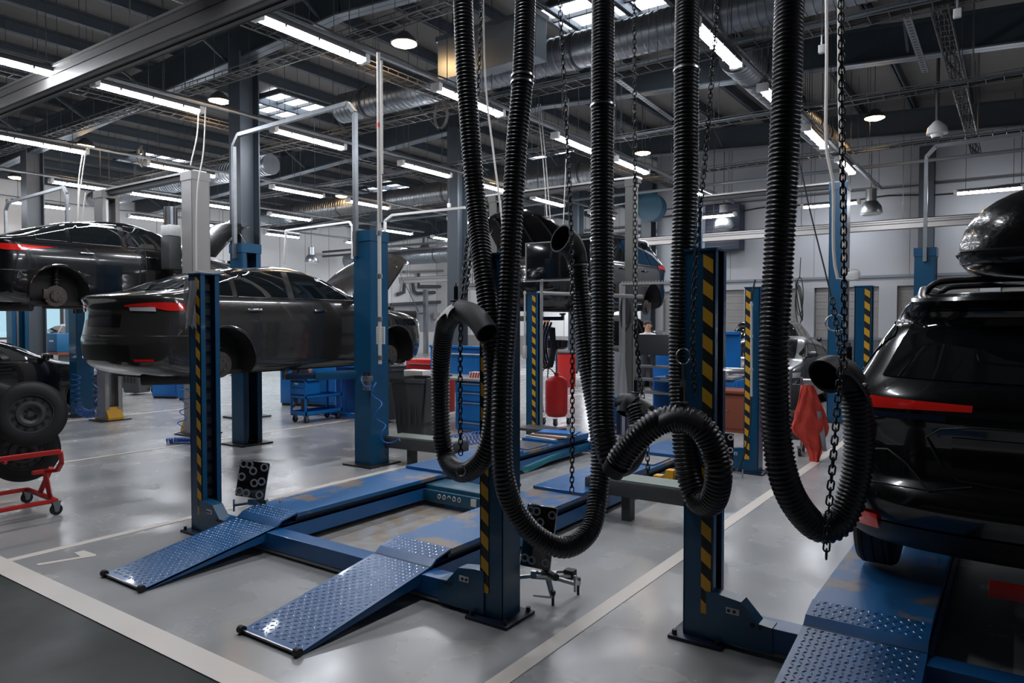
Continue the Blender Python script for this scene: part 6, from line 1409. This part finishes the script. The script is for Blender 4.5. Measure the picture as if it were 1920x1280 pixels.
# cables knot on the back wall pilaster
b = MB(); c = PY(1499, 555, 21.55)
for i in range(4): b.tube([c + Vector((.10 * math.cos(k * .4 + i), -.02 * i, .55 * math.sin(k * .4) - .08 * i)) for k in range(16)], .014, rubber, n=5, closed=True)
b.tube([c + Vector((0, 0, .5)), c + Vector((.02, 0, 1.1))], .012, rubber, n=5); tag(b.build('cable_coil'), 'knot of dark cable on the white pilaster right of the rightmost hose', 'cable')
t = thing('junction_box', 'white wiring box with looped cables on the far striped post at the right', 'box', PY(1598, 515, 8.8)); c = PY(1598, 518, 8.75)
b = MB(); b.box(c, (.14, .08, .10), white, bev=.01); b.build('body', t); b = MB(); b.tube([c + Vector((.09 * math.cos(k * .5), -.06, .06 * math.sin(k * .5) + .02)) for k in range(13)], .007, cream, n=5, closed=True); b.build('cable_loop', t)

# ---------------------------------------------------------------- people
def person(name, lab, loc, rz, top_m, leg_m, pose='stand', hold=None, mask=False, h=1.76):
    root = thing(name, lab, 'person', loc, rz); k = h / 1.76
    V = []; E = []; Rd = []
    def pt(p, r, par=None): V.append(Vector(p) * k); Rd.append(r * k); i = len(V) - 1; (E.append((par, i)) if par is not None else None); return i
    pel = pt((0, 0, .95), .125); sp_ = pt((0, .01, 1.12), .13, pel); ch = pt((0, 0, 1.32), .155, sp_); nk = pt((0, 0, 1.47), .065, ch); h0 = pt((0, -.01, 1.56), .075, nk); hd = pt((0, -.02, 1.66), .095, h0); pt((0, -.01, 1.72), .075, hd)
    for s in (-1, 1):
        hp = pt((s * .09, 0, .90), .095, pel); kn = pt((s * .11, -.02, .50), .065, hp); an = pt((s * .12, .02, .10), .045, kn); ft = pt((s * .13, -.12, .04), .035, an)
        sh = pt((s * .19, 0, 1.40), .062, ch); el = pt((s * .26, .02 if pose == 'stand' else -.05, 1.12), .045, sh); wr = pt((s * (.27 if pose == 'stand' else .14), -.06 if pose == 'stand' else -.28, .88 if pose == 'stand' else 1.10), .030, el)
        hd2 = pt(V[wr] / k + Vector((0, -.02, -.07) if pose == 'stand' else (-.02 * s, -.07, 0)), .032, wr)
        d = Vector((0, -.01, -1)) if pose == 'stand' else Vector((-.2 * s, -1, -.1))
        for f in range(4):
            o = V[hd2] / k + Vector((0, (f - 1.5) * .018, -.01)) if pose == 'stand' else V[hd2] / k + Vector(((f - 1.5) * .018, 0, 0))
            L = (.07, .08, .075, .06)[f]; a = pt(o + d.normalized() * L * .5, .0095, hd2); pt(o + d.normalized() * L + Vector((-.01 * s, -.008, 0)), .008, a)
        th = pt(V[hd2] / k + Vector((-.015 * s, -.035, -.01)), .011, hd2); pt(V[hd2] / k + Vector((-.02 * s, -.055, -.04)), .009, th)
    me = bpy.data.meshes.new('person_body'); me.from_pydata(V, E, []); o = bpy.data.objects.new('person_body', me); COL.objects.link(o)
    sk = o.modifiers.new('s', 'SKIN'); sk.use_smooth_shade = True
    for i, v in enumerate(me.skin_vertices[0].data): v.radius = (Rd[i], Rd[i]); v.use_root = (i == 0)
    sb = o.modifiers.new('d', 'SUBSURF'); sb.levels = 2; sb.render_levels = 2
    dg = bpy.context.evaluated_depsgraph_get(); m2 = bpy.data.meshes.new_from_object(o.evaluated_get(dg)); bpy.data.objects.remove(o)
    for m in (skin, top_m, leg_m, rubber): m2.materials.append(m)
    for p in m2.polygons:
        z = p.center.z / k; x = abs(p.center.x / k); y = p.center.y / k
        arm = x > .17 and z < 1.3; hand = (pose == 'stand' and x > .2 and z < .86) or (pose != 'stand' and y < -.27)
        p.material_index = 0 if (z > 1.475 or hand) else 1 if (z > .93 or (x > .2 and z > .84)) else 2 if z > .09 else 3
        p.use_smooth = True
    m2.name = 'body'; o = bpy.data.objects.new('body', m2); COL.objects.link(o); o.parent = root
    b = MB(); b.lathe((0, .005 * k, 1.665 * k), (0, .18, 1), [(.092 * k, -.02), (.108 * k, .02), (.100 * k, .06), (.07 * k, .092), (.01, .108)], hair, n=20); b.build('hair', root, world=False)
    b = MB()
    for s in (-1, 1): b.lathe((s * .033 * k, -.118 * k, 1.645 * k), (0, -1, 0), [(.010, 0), (.008, .006), (.001, .008)], black, n=8); b.lathe((s * .098 * k, -.01, 1.63 * k), (s, 0, 0), [(.02, -.01), (.028, .006), (.01, .01)], skin, n=10)
    b.prism([(-.012, -.112, 1.60), (.012, -.112, 1.60), (0, -.108, 1.65)], (0, -.022, -.008), skin)
    b.bb((-.025, -.116, 1.562), (.025, -.108, 1.572), redp if not mask else white, bev=.002); b.build('face', root, world=False)
    return root
person('person', 'mechanic in dark work trousers standing behind the graphite sedan, only the legs showing', (-11.75, 9.35, 0), .4, navy, denim)
person('person', 'small distant person in a dark jacket and white collar above the oil drainer funnel', (-13.6, 21.5, .1), .5, navy, denim, pose='work')
person('person', 'distant person in a white shirt bending over by the silver car', (-7.5, 16.5, -.0), .9, shirtw, denim, pose='work')
# ---------------------------------------------------------------- world and view
w = bpy.data.worlds.new('world'); SC.world = w; w.use_nodes = True
wn = w.node_tree.nodes['Background']; wn.inputs['Color'].default_value = (.55, .72, .85, 1); wn.inputs['Strength'].default_value = .42
SC.view_settings.view_transform = 'Standard'; SC.view_settings.look = 'None'; SC.view_settings.gamma = 1; SC.view_settings.exposure = 1.5
SC.view_settings.use_curve_mapping = False
